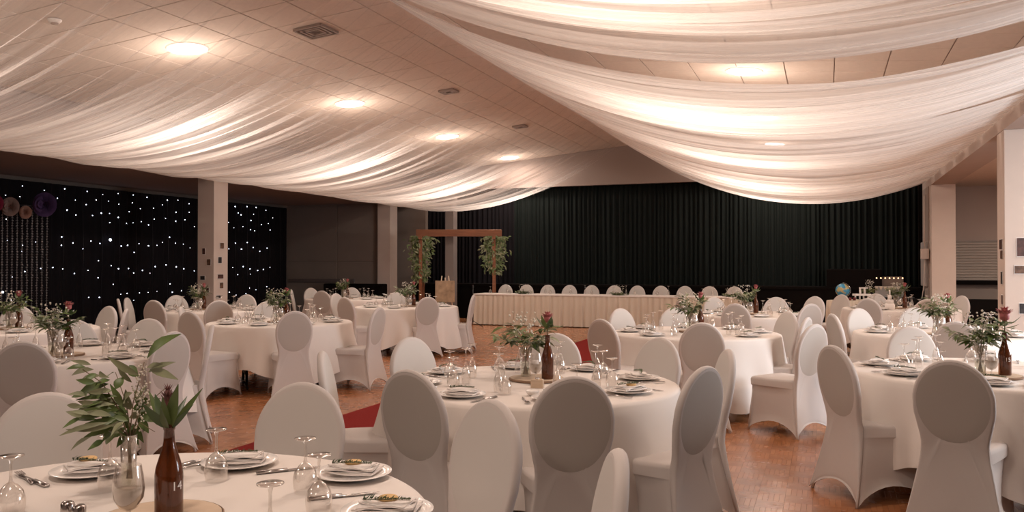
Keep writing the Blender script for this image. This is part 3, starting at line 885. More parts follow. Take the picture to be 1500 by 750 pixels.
def chair(px, yt, tkey=None, d=None, face=None, look='', extra=None):
    """px,yt: where the top of the back shows; tkey: the table it stands at; face: heading override in camera frame degrees"""
    d = d or 612 / (yt - 388)
    X = (px - 750) / F * d
    if tkey:
        T_ = TABLES[tkey]; v = Vector((T_[0] - X, T_[1] - d))
    if face is not None: f = Vector((cos(radians(face)), sin(radians(face))))
    else: f = v.normalized()
    # top of back is .30 behind the chair's origin
    c = Vector((X, d)) + f * .30
    if tkey and face is None:
        # keep the seat front from passing far under the table
        dist = (Vector(TABLES[tkey]) - c).length
        if dist < .86: c = Vector(TABLES[tkey]) + (c - Vector(TABLES[tkey])).normalized() * .86
    wp = cam2w(c.x, c.y); wf = cam2w(f.x, f.y)
    rz = atan2(wf.y, wf.x) - pi / 2
    if extra: lab_ = extra
    else:
        oc = octant((c.x - TABLES[tkey][0], c.y - TABLES[tkey][1]))
        key = (tkey, oc); used_chair[key] = used_chair.get(key, 0) + 1
        nth = '' if used_chair[key] == 1 else ' outer'
        lab_ = 'white covered round-back chair,%s %s place of the %s' % (nth, oc, TD[tkey])
    return CH.put((wp.x, wp.y, 0), rz, lab_)

# first table
chair(68, 576, 'T1'); chair(445, 561, 'T1'); chair(722, 586, 'T1'); chair(907, 664, 'T1', d=2.25)
# second table, centre row
chair(612, 540, 'T8'); chair(472, 515, 'T8', face=5); chair(608, 495, 'T8'); chair(812, 489, 'T8', d=6.05); chair(967, 495, 'T8')
chair(1067, 512, 'T8', d=4.94); chair(1033, 537, 'T8'); chair(840, 552, 'T8')
# third table, centre row
chair(880, 470, 'T9', d=7.7); chair(1028, 477, 'T9', d=7.2); chair(990, 452, 'T9', d=9.7); chair(1137, 458, 'T9', d=8.9)
chair(1180, 463, 'T9', d=7.95); chair(1194, 475, None, d=7.02, face=124, extra='bright white chair pulled out at an angle from the table, back toward the pillars')
chair(925, 452, 'T9', d=9.4)
# fourth table, centre row
chair(1077, 444, 'T10', d=10.75); chair(1137, 434, 'T10', d=12.9); chair(1173, 444, 'T10', d=10.9); chair(1056, 433, 'T10', d=12.7); chair(1010, 440, 'T10', d=11.6)
# pillar row
chair(1234, 505, 'T11', d=5.2); chair(1393, 528, 'T11'); chair(1332, 477, 'T11', d=6.75)
chair(1400, 466, 'T12', d=7.35); chair(1231, 457, 'T12', d=8.5); chair(1257, 449, 'T12', d=9.6); chair(1340, 446, 'T12', d=9.75)
chair(1271, 437, 'T13', d=12.4); chair(1287, 430, 'T13', d=14.3); chair(1358, 438, 'T13', d=12.15); chair(1395, 436, 'T13', d=13.5)
# left-aisle row
chair(36, 500, 'T2'); chair(219, 467, 'T2'); chair(254, 487, 'T2', d=6.25, face=157); chair(311, 475, 'T2', d=6.95, face=200); chair(108, 469, 'T2')
chair(277, 457, 'T4', d=8.95); chair(285, 449, 'T4', d=9.95); chair(432, 456, 'T4'); chair(556, 450, 'T4', d=9.8); chair(392, 436, 'T4', d=11.4)
chair(505, 437, 'T6', d=12.9); chair(492, 429, 'T6', d=14.6); chair(622, 433, 'T6', d=13.1); chair(670, 430, 'T6', d=13.9); chair(580, 428, 'T6', d=15.1)
# fairy-light row
chair(134, 449, 'T3', d=9.9); chair(26, 448, 'T3', d=10.2); chair(158, 453, 'T3', d=9.4)
chair(173, 439, 'T5', d=12.3); chair(186, 437, 'T5', d=12.7); chair(225, 441, 'T5', d=11.8); chair(258, 433, 'T5', d=13.7); chair(321, 441, 'T5', d=11.7)
chair(358, 432, 'T5', d=13.95); chair(390, 437, 'T5', d=12.6)
chair(455, 422, 'T7', d=18.1); chair(472, 427, 'T7', d=16.1); chair(428, 425, 'T7', d=17.0); chair(515, 424, 'T7', d=18.3)
# bridal table chairs
HX0, HX1, HY0, HY1 = -8.1, -1.8, 18.5, 19.2
for k in range(11):
    x = -7.75 + k * .575
    CH.put((x, 19.48, 0), pi, 'white covered chair behind the long bridal table, %s from its arch end' % ordn[k])
# spare chairs
chair(1194, 432, d=13.2, face=215, extra='white chair stacked askew beside the globe table')
p = px2w(1214, 13.9); CH.put((p.x, p.y, 0), TH + radians(115), 'white chair turned edge-on beside the globe table')

# ------------------------------------------------------------------ tableware
def lathe_part(name, prof, m, parent, n=24, c=(0, 0, 0), **k):
    mb = MB(); mb.lathe(prof, n, c, **k); return mb.build(name, m, parent)
# upturned wine glass: rim down, foot up
wg = thing('wine_glass', (0, 0, 0), 0, '', 'glass', 'upturned wine glasses')
lathe_part('bowl', [(.033, 0), (.037, .025), (.0375, .045), (.032, .068), (.018, .086), (.006, .095)], M_GLASS, wg, 22)
lathe_part('stem', [(.006, .095), (.0038, .11), (.0038, .145), (.007, .158)], M_GLASS, wg, 10)
lathe_part('foot', [(.007, .158), (.02, .163), (.033, .166), (.034, .168), (.033, .1695), (.001, .170)], M_GLASS, wg, 22)
WG = Proto(wg)
fg = thing('champagne_flute', (0, 0, 0), 0, '', 'glass', 'upturned champagne flutes')
lathe_part('bowl', [(.024, 0), (.027, .03), (.026, .06), (.018, .095), (.008, .12), (.004, .13)], M_GLASS, fg, 20)
lathe_part('stem', [(.004, .13), (.0035, .15), (.0035, .19), (.007, .203)], M_GLASS, fg, 10)
lathe_part('foot', [(.007, .203), (.02, .208), (.031, .211), (.032, .213), (.001, .215)], M_GLASS, fg, 20)
FG = Proto(fg)
pl = thing('plate', (0, 0, 0), 0, '', 'plate', 'white plates')
lathe_part('rim', [(.085, .005), (.10, .010), (.128, .017), (.131, .0185), (.130, .020), (.10, .0145), (.085, .010)], M_CHINA, pl, 36)
lathe_part('well', [(.001, .002), (.07, .002), (.085, .005)], M_CHINA, pl, 36)
lathe_part('well_top', [(.085, .010), (.075, .007), (.001, .007)], M_CHINA, pl, 36)
PL = Proto(pl)
nk = thing('napkin', (0, 0, 0), 0, '', 'napkin', 'folded napkins')
def sheet(w_, l_, z, amp, seed, th=.004, rot=0):
    rnd = random.Random(seed); n, m_ = 12, 8; vs = []; fs = []
    ph = rnd.random() * 6
    for s_ in (1, 0):
        for i in range(n + 1):
            for j in range(m_ + 1):
                u = (i / n - .5); v = (j / m_ - .5)
                x = u * w_; y = v * l_ * (1 + .1 * sin(ph + u * 5))
                zz = z + s_ * th + amp * (.5 + .5 * sin(u * 9 + ph + v * 4)) * (.5 + abs(u)) 
                x2 = x * cos(rot) - y * sin(rot); y2 = x * sin(rot) + y * cos(rot)
                vs.append((x2, y2, zz))
    N = (n + 1) * (m_ + 1)
    for s_ in (0, 1):
        for i in range(n):
            for j in range(m_):
                k = s_ * N + i * (m_ + 1) + j; f = (k, k + m_ + 1, k + m_ + 2, k + 1)
                fs.append(f if s_ == 0 else f[::-1])
    for i in range(n):
        for j in (0, m_):
            k = i * (m_ + 1) + j; f = (k, k + m_ + 1, k + m_ + 1 + N, k + N); fs.append(f)
    for j in range(m_):
        for i in (0, n):
            k = i * (m_ + 1) + j; fs.append((k, k + 1, k + 1 + N, k + N))
    return vs, fs
for nm, args in (('fold_bottom', (.175, .120, .0, .003, 1, .006, 0)), ('fold_middle', (.16, .105, .008, .004, 2, .005, .14)), ('fold_top', (.14, .09, .015, .005, 3, .004, -.2))):
    v_, f_ = sheet(*args); mesh_obj(nm, v_, f_, M_NAPKIN, nk)
NK = Proto(nk)
def sprig_mb(L=.135, n=44, seed=5, bend=.16):
    rnd = random.Random(seed); mb = MB(); pts = []
    for i in range(9):
        t = i / 8; pts.append(Vector(((t - .5) * L, .008 - bend * L * sin(pi * t), .004 + .008 * sin(pi * t))))
    st = MB(); st.tube(pts, .0014, 5, .0007)
    for i in range(n):
        t = i / n; p = pts[0].lerp(pts[-1], t); p.y -= bend * L * sin(pi * t); p.z = .004 + .008 * sin(pi * t)
        for sg in (-1, 1):
            a = sg * rnd.uniform(.7, 1.2); dl = .016 * (1 - .4 * t)
            dr = Vector((cos(a), sin(a), rnd.uniform(-.1, .9))) * dl
            mb.leaf(p, p + dr, .005, (0, 0, 1), .1, 2)
    return mb, st
rs = thing('rosemary_sprig', (0, 0, 0), 0, '', 'herb sprig', 'rosemary sprigs')
l_, s_ = sprig_mb(); q = l_.build('needle_leaves', M_LEAF3, rs); q['kind'] = 'stuff'; s_.build('stem', M_STEM, rs)
RS = Proto(rs)
bk = thing('biscuit', (0, 0, 0), 0, '', 'biscuit', 'small biscuits on napkins')
lathe_part('biscuit_base', [(.001, 0), (.026, 0), (.029, .004), (.026, .008), (.001, .010)], M_BISC, bk, 18)
BK = Proto(bk)
kn = thing('table_knife', (0, 0, 0), 0, '', 'knife', 'table knives')
mb = MB(); mb.bbox(-.008, .008, -.11, -.005, .001, .010, .003); mb.build('handle', M_STEEL, kn)
mb = MB(); mb.add([(-.007, -.005, .003), (.008, -.005, .003), (.010, .04, .003), (.008, .085, .003), (-.002, .11, .003), (-.007, .09, .003),
                   (-.007, -.005, .005), (.008, -.005, .005), (.010, .04, .0045), (.008, .085, .0045), (-.002, .11, .0045), (-.007, .09, .0045)],
                  [(5, 4, 3, 2, 1, 0), (6, 7, 8, 9, 10, 11)] + [(i, (i + 1) % 6, (i + 1) % 6 + 6, i + 6) for i in range(6)])
mb.build('blade', M_STEEL, kn, smooth=False); KN = Proto(kn)
fk = thing('table_fork', (0, 0, 0), 0, '', 'fork', 'table forks')
mb = MB(); mb.tube([(0, -.10, .004), (0, -.03, .006), (0, .035, .008)], .0045, 6, .003); mb.build('handle', M_STEEL, fk)
mb = MB(); mb.box(-.011, .011, .033, .05, .006, .009)
for q in (-.0095, -.0032, .0032, .0095): mb.box(q - .0016, q + .0016, .05, .092, .006, .009)
mb.build('tines', M_STEEL, fk, smooth=False); FK = Proto(fk)

def put_on(P_, c, z, rz, label): return P_.put((c[0], c[1], z), rz, label)
ZT = TZ + .0035
def setting(tkey, ang_deg, full=True, jit=0, near=True, glass=True, biscuit=False):
    """a place laid at camera-frame angle ang_deg of the table"""
    rnd = random.Random(hash((tkey[1:], int(ang_deg))) if False else int(tkey[1:]) * 1000 + int(ang_deg))
    T_ = Vector(TABLES[tkey]); a = radians(ang_deg); u = Vector((cos(a), sin(a))); v = Vector((-u.y, u.x))
    oc = octant(u); td = TD[tkey]
    def W(r, s_): c = T_ + u * r + v * s_; return cam2w(c.x, c.y)
    uw = cam2w(u.x, u.y); rz = atan2(uw.y, uw.x) + pi / 2
    s0 = rnd.uniform(-.02, .02)
    p = W(.67, s0); put_on(PL, p, ZT, rz, 'white plate at the %s place of the %s' % (oc, td))
    r2 = rz + rnd.uniform(-.3, .3)
    put_on(NK, p, ZT + .0195, r2, 'folded white napkin on the plate, %s place, %s' % (oc, td))
    q = put_on(RS, p, ZT + .042, r2 + rnd.uniform(-.5, .5), 'rosemary sprig on the napkin, %s place, %s' % (oc, td))
    if biscuit:
        put_on(BK, p + Vector((.012, .01, 0)), ZT + .041, 0, 'small golden biscuit on the napkin, %s place, %s' % (oc, td))
    if full:
        pk = W(.69, s0 + .165); put_on(KN, pk, ZT, rz + pi, 'steel table knife beside the %s plate, %s' % (oc, td))
        pk = W(.69, s0 - .165); put_on(FK, pk, ZT, rz + pi, 'steel table fork beside the %s plate, %s' % (oc, td))
    if glass:
        pg = W(.50 + rnd.uniform(-.03, .02), s0 + .13 + rnd.uniform(-.02, .02)); put_on(WG, pg, ZT, 0, 'clear upturned wine glass, %s place, %s' % (oc, td))
        pg = W(.42 + rnd.uniform(-.03, .02), s0 + .05 + rnd.uniform(-.03, .03)); put_on(FG, pg, ZT, 0, 'clear upturned champagne flute, %s place, %s' % (oc, td))
for a in range(8): setting('T8', -82 + a * 45, biscuit=a in (0, 1))
for a in range(8): setting('T11', -120 + a * 45, glass=(a != 0))
for a in range(8): setting('T2', -75 + a * 45)
for k in ('T9', 'T12', 'T4'):
    for a in range(8): setting(k, -95 + a * 45, full=False)
for k in ('T3', 'T10', 'T5', 'T13', 'T6'):
    for a in range(8): setting(k, -100 + a * 45, full=False)
for a in range(8): setting('T7', -90 + a * 45, full=False)

# first table, laid as the photo shows
D1 = TD['T1']
for (px, py, rz, nm, bis) in ((137, 686, .5, 'left-rear', 1), (352, 674, .1, 'rear', 0), (517, 690, -.2, 'right-rear', 1), (568, 745, -.15, 'right-side', 1)):
    p = on_z(px, py, TZ + .02)
    put_on(PL, p, ZT, 0, 'white plate at the %s place of the %s' % (nm, D1))
    put_on(NK, p, ZT + .0195, TH + rz, 'folded white napkin on the plate, %s place, %s' % (nm, D1))
    put_on(RS, p + cam2w(0, -.022, 0), ZT + .0425, TH + rz + (-.7 if nm == 'left-rear' else .1), 'rosemary sprig on the napkin, %s place, %s' % (nm, D1))
    if bis: put_on(BK, p + cam2w(-.03 if nm == 'left-rear' else .0, .03 if nm == 'left-rear' else .015, 0), ZT + .041, 0, 'small golden biscuit on the napkin, %s place, %s' % (nm, D1))
for (px, py, nm) in ((18, 668, 'beside the left-rear cutlery'), (163, 638, 'before the left-rear plate'), (318, 629, 'before the rear plate'), (397, 708, 'standing alone near the table centre'),
                     (448, 642, 'by the right-rear fork'), (468, 666, 'by the right-rear plate')):
    p = on_z(px, py, TZ + .17); put_on(WG, p, ZT, 0, 'clear upturned wine glass %s, %s' % (nm, D1))
for (px, py, r, K_, nm) in ((50, 706, .9, KN, 'knife beside the left-rear plate'), (38, 702, .75, FK, 'fork beside the left-rear plate'),
                            (288, 678, -.5, KN, 'knife beside the rear plate'), (296, 684, -.9, FK, 'fork beside the rear plate'),
                            (425, 690, -1.1, KN, 'knife beside the right-rear plate'), (505, 728, -1.2, KN, 'knife beside the right-side plate')):
    p = on_z(px, py, TZ); put_on(K_, p, ZT, TH + r, 'steel table %s, %s' % (nm, D1))
# salt and pepper
for k, (px, m_) in enumerate(((101, M_STEEL), (118, M_STEEL))):
    p = px2w(px, 2.2 - .03 * k)
    t = thing('salt_shaker' if k == 0 else 'pepper_shaker', (p.x, p.y, ZT), 0, ['glass salt shaker with steel cap', 'glass pepper shaker with steel cap'][k] + ' on the near white table', 'shaker')
    lathe_part('jar', [(.001, 0), (.018, 0), (.02, .01), (.016, .05)], thin_glass('shaker_glass', (.8, .8, .8), .15, .6), t, 16)
    lathe_part('cap', [(.017, .048), (.017, .068), (.013, .073), (.001, .075)], m_, t, 16)

# ------------------------------------------------------------------ centrepieces
def bottle_profile(): return [(.001, 0), (.034, 0), (.0365, .004), (.0365, .125), (.034, .145), (.026, .172), (.0185, .195), (.0145, .215), (.0135, .245), (.0155, .247), (.0155, .262), (.0125, .265), (.0115, .22)]
def number_mesh(txt, size=.036, R_=.0369):
    cu = bpy.data.curves.new('n', 'FONT'); cu.body = txt; cu.size = size; cu.align_x = 'CENTER'; cu.extrude = .0
    ob = bpy.data.objects.new('n', cu); COL.objects.link(ob)
    bpy.context.view_layer.update()
    me = bpy.data.meshes.new_from_object(ob.evaluated_get(bpy.context.evaluated_depsgraph_get()))
    bpy.data.objects.remove(ob)
    bm = bmesh.new(); bm.from_mesh(me)
    bmesh.ops.triangulate(bm, faces=bm.faces)
    bmesh.ops.subdivide_edges(bm, edges=bm.edges, cuts=2)
    for v in bm.verts:
        a = v.co.x / R_; v.co = Vector((R_ * sin(a), -R_ * cos(a), .088 + v.co.y))
    bm.to_mesh(me); bm.free(); me.name = 'number'
    me.materials.clear(); me.materials.append(M_WHITEP)
    return me
def bottle_me():
    mb = MB(); mb.lathe(bottle_profile(), 26)
    me = bpy.data.meshes.new('bottle_body'); me.from_pydata([tuple(v) for v in mb.v], [], mb.f); me.materials.append(M_BOTTLE)
    me.polygons.foreach_set('use_smooth', [True] * len(mb.f)); return me
BME = bottle_me()
def protea_me(r, h, m, seed):
    rnd = random.Random(seed); mb = MB()
    for ring, (n, rr, zz, ln, out) in enumerate(((11, .55, 0, .62, .50), (12, .62, .10, .72, .40), (10, .40, .12, .86, .20), (7, .2, .2, .76, .05))):
        for k in range(n):
            a = 2 * pi * (k + ring * .5) / n; u = Vector((cos(a), sin(a), 0))
            b0 = u * r * rr * .5 + Vector((0, 0, zz * h)); t0 = u * r * (rr * .9 + out) + Vector((0, 0, ln * h + rnd.uniform(-.03, .03) * h))
            mb.leaf(b0, t0, r * .55, -u, .16, 4, .35)
    mb.lathe([(.2 * r, 0), (.5 * r, .1 * h), (.55 * r, .4 * h), (.35 * r, .7 * h), (.05 * r, .8 * h)], 12)
    return mb
def protea(loc, rz, label, r=.032, h=.075, stem=.30, m=M_PROT, leaves=6, lr=.10, tilt=.0, seed=1, lw=.036, droop=.35, single=False):
    t = thing('protea_flower', loc, rz, label, 'flower', 'protea stems in bottles')
    rnd = random.Random(seed)
    tip = Vector((tilt * .1, 0, stem))
    mb = MB(); mb.tube([(0, 0, .03), (0, 0, stem * .8), tip], .004, 6); mb.build('stem', M_STEM, t)
    protea_me(r, h, m, seed).build('flower_head', m, t, loc=tip)
    for k in range(leaves):
        a = 2 * pi * k / leaves + rnd.uniform(-.3, .3); u = Vector((cos(a), sin(a), 0))
        b0 = Vector((0, 0, stem - .035 + rnd.uniform(-.01, .005))); e = b0 + u * lr * rnd.uniform(.5, 1.0) + Vector((0, 0, lr * rnd.uniform(.3, 1.3) * (1 - droop)))
        mb = MB(); mb.leaf(b0, e, lw, (0, 0, 1) if abs(e.z - b0.z) < .06 else (-u.x, -u.y, .3), -.10, 5)
        mb.build('leaf', M_LEAF if k % 2 else M_LEAF3, t)
    return t
def vase(loc, label):
    t = thing('glass_vase', loc, 0, label, 'vase', 'clear glass vases')
    lathe_part('vase_body', [(.001, .002), (.030, .002), (.032, .01), (.035, .10), (.040, .18), (.0385, .18), (.033, .10)], M_GLASS, t, 24)
    lathe_part('water', [(.001, .006), (.029, .006), (.0325, .09), (.001, .09)], thin_glass('water_fill', (.85, .86, .80), .06, .3), t, 20)
    return t
def snifter(loc, label, candle=True):
    t = thing('sand_filled_glass', loc, 0, label, 'candle glass', 'sand-filled stem glasses')
    lathe_part('bowl', [(.004, .065), (.022, .075), (.037, .10), (.040, .125), (.036, .155), (.031, .185)], M_GLASS, t, 24)
    lathe_part('stem', [(.006, .006), (.004, .02), (.004, .055), (.006, .067)], M_GLASS, t, 10)
    lathe_part('foot', [(.001, 0), (.034, 0), (.034, .002), (.006, .006)], M_GLASS, t, 24)
    lathe_part('sand', [(.003, .069), (.021, .078), (.0355, .10), (.0385, .122), (.001, .126)], M_SAND, t, 22)
    if candle: lathe_part('candle', [(.019, .123), (.019, .145), (.001, .146)], M_NAPKIN, t, 16)
    return t
def bunch(loc, rz, label, R_=.22, H=.30, n=26, seed=3, breath=True):
    """loose greenery standing in a vase: leaves joined per bunch (too small to pick apart), blossom cloud"""
    t = thing('greenery_bunch', loc, rz, label, 'foliage', 'greenery bunches in vases')
    rnd = random.Random(seed); lf = [MB(), MB()]; st = MB(); br = MB()
    for k in range(9):
        a = 2 * pi * k / 9 + rnd.uniform(-.2, .2); sp_ = rnd.uniform(.35, 1.0)
        e = Vector((cos(a) * R_ * sp_, sin(a) * R_ * sp_, .15 + H * rnd.uniform(.45, 1.0) * (1.1 - .4 * sp_)))
        c = [Vector((cos(a + pi) * .015, sin(a + pi) * .015, .01)), Vector((cos(a) * .02, sin(a) * .02, .17)), Vector((e.x * .55, e.y * .55, e.z * .85)), e]
        st.tube(c, .0025, 5, .001)
        for i in range(9):
            q = .25 + .75 * i / 8; p = c[1].lerp(c[2], min(1, q * 1.4)) if q < .7 else c[2].lerp(c[3], (q - .7) / .3)
            for sg in (-1, 1):
                a2 = a + sg * rnd.uniform(.6, 1.3); L = rnd.uniform(.055, .105)
                tip = p + Vector((cos(a2) * L, sin(a2) * L, rnd.uniform(-.5, .5) * L))
                lf[rnd.random() < .45].leaf(p, tip, L * .34, (rnd.uniform(-.4, .4), rnd.uniform(-.4, .4), 1), .1, 3)
    st.build('stem', M_STEM, t)
    q = lf[0].build('foliage', M_LEAF, t); q['kind'] = 'stuff'
    q = lf[1].build('foliage_pale', M_LEAF2, t); q['kind'] = 'stuff'
    if breath:
        for k in range(75):
            a = rnd.random() * 6.28; rr = rnd.random() ** .6 * R_ * .55; z = .27 + rnd.uniform(-.06, .13)
            br.ball((cos(a) * rr + .02, sin(a) * rr, z), rnd.uniform(.005, .009), 5, 3)
        q = br.build('blossom', M_BREATH, t); q['kind'] = 'stuff'
    return t
def wood_slice(loc, label, r=.15):
    t = thing('wood_slice', loc, 0, label, 'wood slice', 'wood slice stands')
    vs = []; n = 30; rnd = random.Random(int(loc[0] * 100))
    prof = [(r * .97, 0), (r, .003), (r, .012), (r * .97, .015)]
    mb = MB(); mb.lathe([(.001, .0)] + prof, n); mb.build('bark_edge', mat('bark', (.26, .16, .10), .9), t)
    mb = MB(); mb.lathe([(r * .96, .0152), (.001, .0155)], n); mb.build('cut_face', M_WOODS, t)
    return t
# bunch prototypes
NUM = {'T1': '14', 'T2': '6', 'T11': '15'}
CP = {  # table: bottle (px, d), vase (px, d), facing extra
    'T2': ((101, 6.42), (78, 6.35)), 'T8': ((802, 4.98), (770, 5.1)), 'T9': ((1026, 8.65), (1010, 8.6)), 'T10': ((1107, 11.8), (1092, 11.7)),
    'T11': ((1471, 5.15), (1435, 5.2)), 'T12': ((1388, 8.3), (1372, 8.2)), 'T13': ((1325, 13.2), (1312, 13.3)), 'T4': ((420, 10.2), (405, 10.1)),
    'T5': ((299, 12.9), (290, 12.9)), 'T6': ((606, 14.0), (596, 14.0)), 'T7': ((509, 17.0), (502, 17.1)), 'T3': ((28, 9.1), (14, 9.0))}
BP = []
for k, ((bx, bd), (vx, vd)) in CP.items():
    td = TD[k]; sd = int(k[1:])
    p = px2w(bx, bd); p2 = px2w(vx, vd)
    t = thing('amber_bottle', (p.x, p.y, ZT + .0155), TH, 'amber glass bottle%s on the %s' % (' marked ' + NUM[k] if k in NUM else '', td), 'bottle', 'amber glass bottles')
    link('bottle_body', BME, t)
    if k in NUM: o = link('number', number_mesh(NUM[k]), t); o.rotation_euler = (0, 0, .15 if k != 'T11' else -.05); o['label'] = 'white painted number'
    wood_slice((p.x * .5 + p2.x * .5, p.y * .5 + p2.y * .5, ZT), 'pale wood slice under the bottle on the %s' % td, .17)
    vase((p2.x, p2.y, ZT + .0155), 'clear glass vase of greenery on the %s' % td)
    b_ = bunch((p2.x, p2.y, ZT + .018), sd, 'loose greenery and tiny blossom in the vase on the %s' % td, R_=.20, H=.22, seed=sd)
    big = k in ('T11',)
    protea((p.x, p.y, ZT + .02), sd * .7, 'pink protea in the amber bottle on the %s' % td, r=.052 if k == 'T11' else .040, h=.105 if k == 'T11' else .08,
           stem=.335, seed=sd, leaves=6, lr=.11)
    p3 = px2w(bx * .45 + vx * .55, min(bd, vd) - .15); snifter((p3.x, p3.y, ZT), 'sand-filled stem glass with candle on the %s' % td)
# first table centrepiece
pb = px2w(249, 2.22); ws = px2w(235, 2.26)
wood_slice((ws.x, ws.y, ZT), 'pale wood slice under the bottle on the %s' % D1, .17)
t = thing('amber_bottle', (pb.x, pb.y, ZT + .0155), TH, 'amber glass bottle marked 14 holding the dark protea, %s' % D1, 'bottle', 'amber glass bottles')
link('bottle_body', BME, t)
o = link('number', number_mesh('14', .034), t); o.rotation_euler = (0, 0, 1.0); o['label'] = 'white painted number'
p = px2w(190, 2.14); snifter((p.x, p.y, ZT), 'sand-filled stem glass beside bottle 14 on the %s' % D1, False)
pv = px2w(190, 2.5)
t = thing('glass_vase', (pv.x, pv.y, ZT), 0, 'clear glass vase holding the olive branches, %s' % D1, 'vase', 'clear glass vases')
lathe_part('vase_body', [(.001, .002), (.022, .002), (.0235, .01), (.022, .10), (.0245, .19), (.0235, .19), (.021, .10)], M_GLASS, t, 24)
lathe_part('water', [(.001, .006), (.021, .006), (.0205, .10), (.001, .10)], thin_glass('water_fill2', (.85, .86, .80), .06, .3), t, 20)
p = px2w(238, 1.98); t = thing('tea_light_glass', (p.x, p.y, ZT), 0, 'small clear tumbler in front of bottle 14', 'glass')
lathe_part('tumbler', [(.001, .004), (.028, .004), (.030, .01), (.036, .085), (.0375, .087), (.036, .083), (.029, .012)], M_GLASS, t, 24)
lathe_part('tea_light', [(.019, .006), (.019, .02), (.001, .02)], M_NAPKIN, t, 16)
# dark protea of bottle 14: leaf fan read from the photo; pixel pairs at the depth of the bottle
BD = 2.22
def q3(px, py, d): return px2w(px, d, EYE + (HOR - py) / F * d)
pr = thing('protea_flower', (pb.x, pb.y, ZT + .02), 0, 'tall dark protea with long green leaves in bottle 14', 'flower', 'protea stems in bottles')
O = Vector(pr.location)
mb = MB(); mb.tube([(0, 0, .03), (0, 0, .25), q3(247, 612, BD) - O], .005, 7); mb.build('stem', M_STEM, pr)
hd = protea_me(.023, .115, M_PROTD, 9).build('flower_head', M_PROTD, pr, loc=q3(247, 616, BD) - O)
FAN = [(249, 628, 228, 577, 15, .03, 0), (249, 630, 262, 562, 17, -.04, 1), (250, 630, 298, 568, 9, .0, 1), (249, 630, 275, 580, 9, .05, 0), (248, 628, 209, 590, 13, -.03, 0),
       (249, 628, 239, 580, 13, -.05, 1), (249, 630, 256, 578, 12, .05, 0), (249, 630, 219, 572, 11, .06, 1), (250, 630, 284, 592, 7, -.03, 0), (248, 630, 236, 595, 10, -.07, 0)]
for (x0, y0, x1, y1, w_, dd, mi) in FAN:
    mb = MB(); a_ = q3(x0, y0, BD) - O; e_ = q3(x1, y1, BD + dd * 1.2) - O
    mb.leaf(a_, e_, w_ / F * BD, cam2w(.1, -1, 0), .05, 6, .25); mb.build('leaf', M_LEAF if mi else M_LEAF3, pr)
# olive branches: stems and single leaves
ob = thing('olive_branch', (pv.x, pv.y, ZT + .02), 0, 'leafy grey-green olive branches spreading from the near glass vase', 'branch')
O = Vector(ob.location); VD = 2.5
for pts in ([(190, 700, 0), (191, 640, 0), (196, 590, .0), (212, 530, .02)], [(192, 700, 0), (189, 640, 0), (176, 600, -.03), (150, 560, -.08), (122, 541, -.12)], [(195, 700, 0), (190, 645, 0), (160, 620, -.05), (110, 628, -.12)],
            [(188, 700, 0), (193, 640, 0), (186, 590, .05), (170, 545, .1)], [(194, 700, 0), (192, 640, 0), (172, 622, 0), (125, 596, .06)], [(190, 650, 0), (206, 600, .03), (246, 566, .06)], [(192, 650, 0), (205, 618, 0), (228, 632, .05)]):
    mb = MB(); mb.tube([q3(a_, b_, VD + c_) - O for a_, b_, c_ in pts], .0028, 6, .0012); mb.build('stem', M_STEM, ob)
OL = """216,525,266,489,17,0,0 205,550,158,522,10,1,-3 216,538,240,533,8,1,3 220,540,262,556,11,1,2 218,545,258,530,9,1,4 203,552,190,535,13,0,1
134,534,104,528,6,1,-9 126,537,98,541,7,0,-9 138,541,106,550,9,1,-8 142,547,124,558,8,0,-8 146,545,161,553,7,1,-8 150,550,117,562,8,1,-6 158,553,168,545,7,0,-6 162,556,140,565,9,0,-5
160,562,114,580,13,0,-6 165,572,138,577,9,1,-5 170,570,182,552,12,0,-4 172,580,112,586,8,0,-5 176,586,130,592,9,1,-3 184,590,195,575,14,1,-2 168,592,108,598,9,1,-6 165,600,116,611,10,0,-7
172,604,138,600,8,1,-4 178,606,150,612,11,0,-3 175,615,126,620,10,0,-5 170,622,98,629,8,1,-8 160,618,88,638,7,1,-9 168,625,124,640,8,0,-6 178,620,150,648,9,0,-3 182,622,146,624,13,1,-2
186,625,168,640,9,0,1 190,625,192,648,10,0,2 196,620,205,652,9,0,3 203,610,219,634,11,0,3 198,610,208,585,9,0,4 206,604,234,618,12,0,4 210,600,198,570,10,0,5 214,596,236,583,10,1,5
196,598,170,580,9,1,1 192,600,185,570,11,1,3 188,604,160,598,12,0,-1 190,612,214,600,10,1,2 183,615,158,632,12,1,-1 190,618,176,596,10,0,0 200,588,216,565,9,1,4 204,580,224,590,10,0,5
176,600,152,592,9,0,-5 158,585,134,570,8,0,-7 140,560,112,556,8,0,-9 166,598,135,590,10,0,-5 172,612,128,628,10,0,-6 164,608,122,604,9,1,-7 180,596,162,562,9,0,-2 186,632,172,655,9,0,1 201,620,212,648,9,0,4
194,560,172,535,8,1,2 160,570,128,575,8,1,-7 150,595,118,606,8,0,-8 196,630,182,612,9,0,3""".split()
for t_ in OL:
    x0, y0, x1, y1, w_, mi, dd = [float(v) for v in t_.split(',')]
    mb = MB(); a_ = q3(x0, y0, VD + dd * .012) - O; e_ = q3(x1, y1, VD + dd * .012 + random.uniform(-.05, .05)) - O
    nr = cam2w(random.uniform(-.5, .5), -1, random.uniform(-.2, .9)) 
    mb.leaf(a_, e_, w_ / F * VD * 1.15, nr, random.uniform(.03, .12), 5, .3)
    mb.build('leaf', M_LEAF2 if mi else M_LEAF, ob)
rnd = random.Random(8)
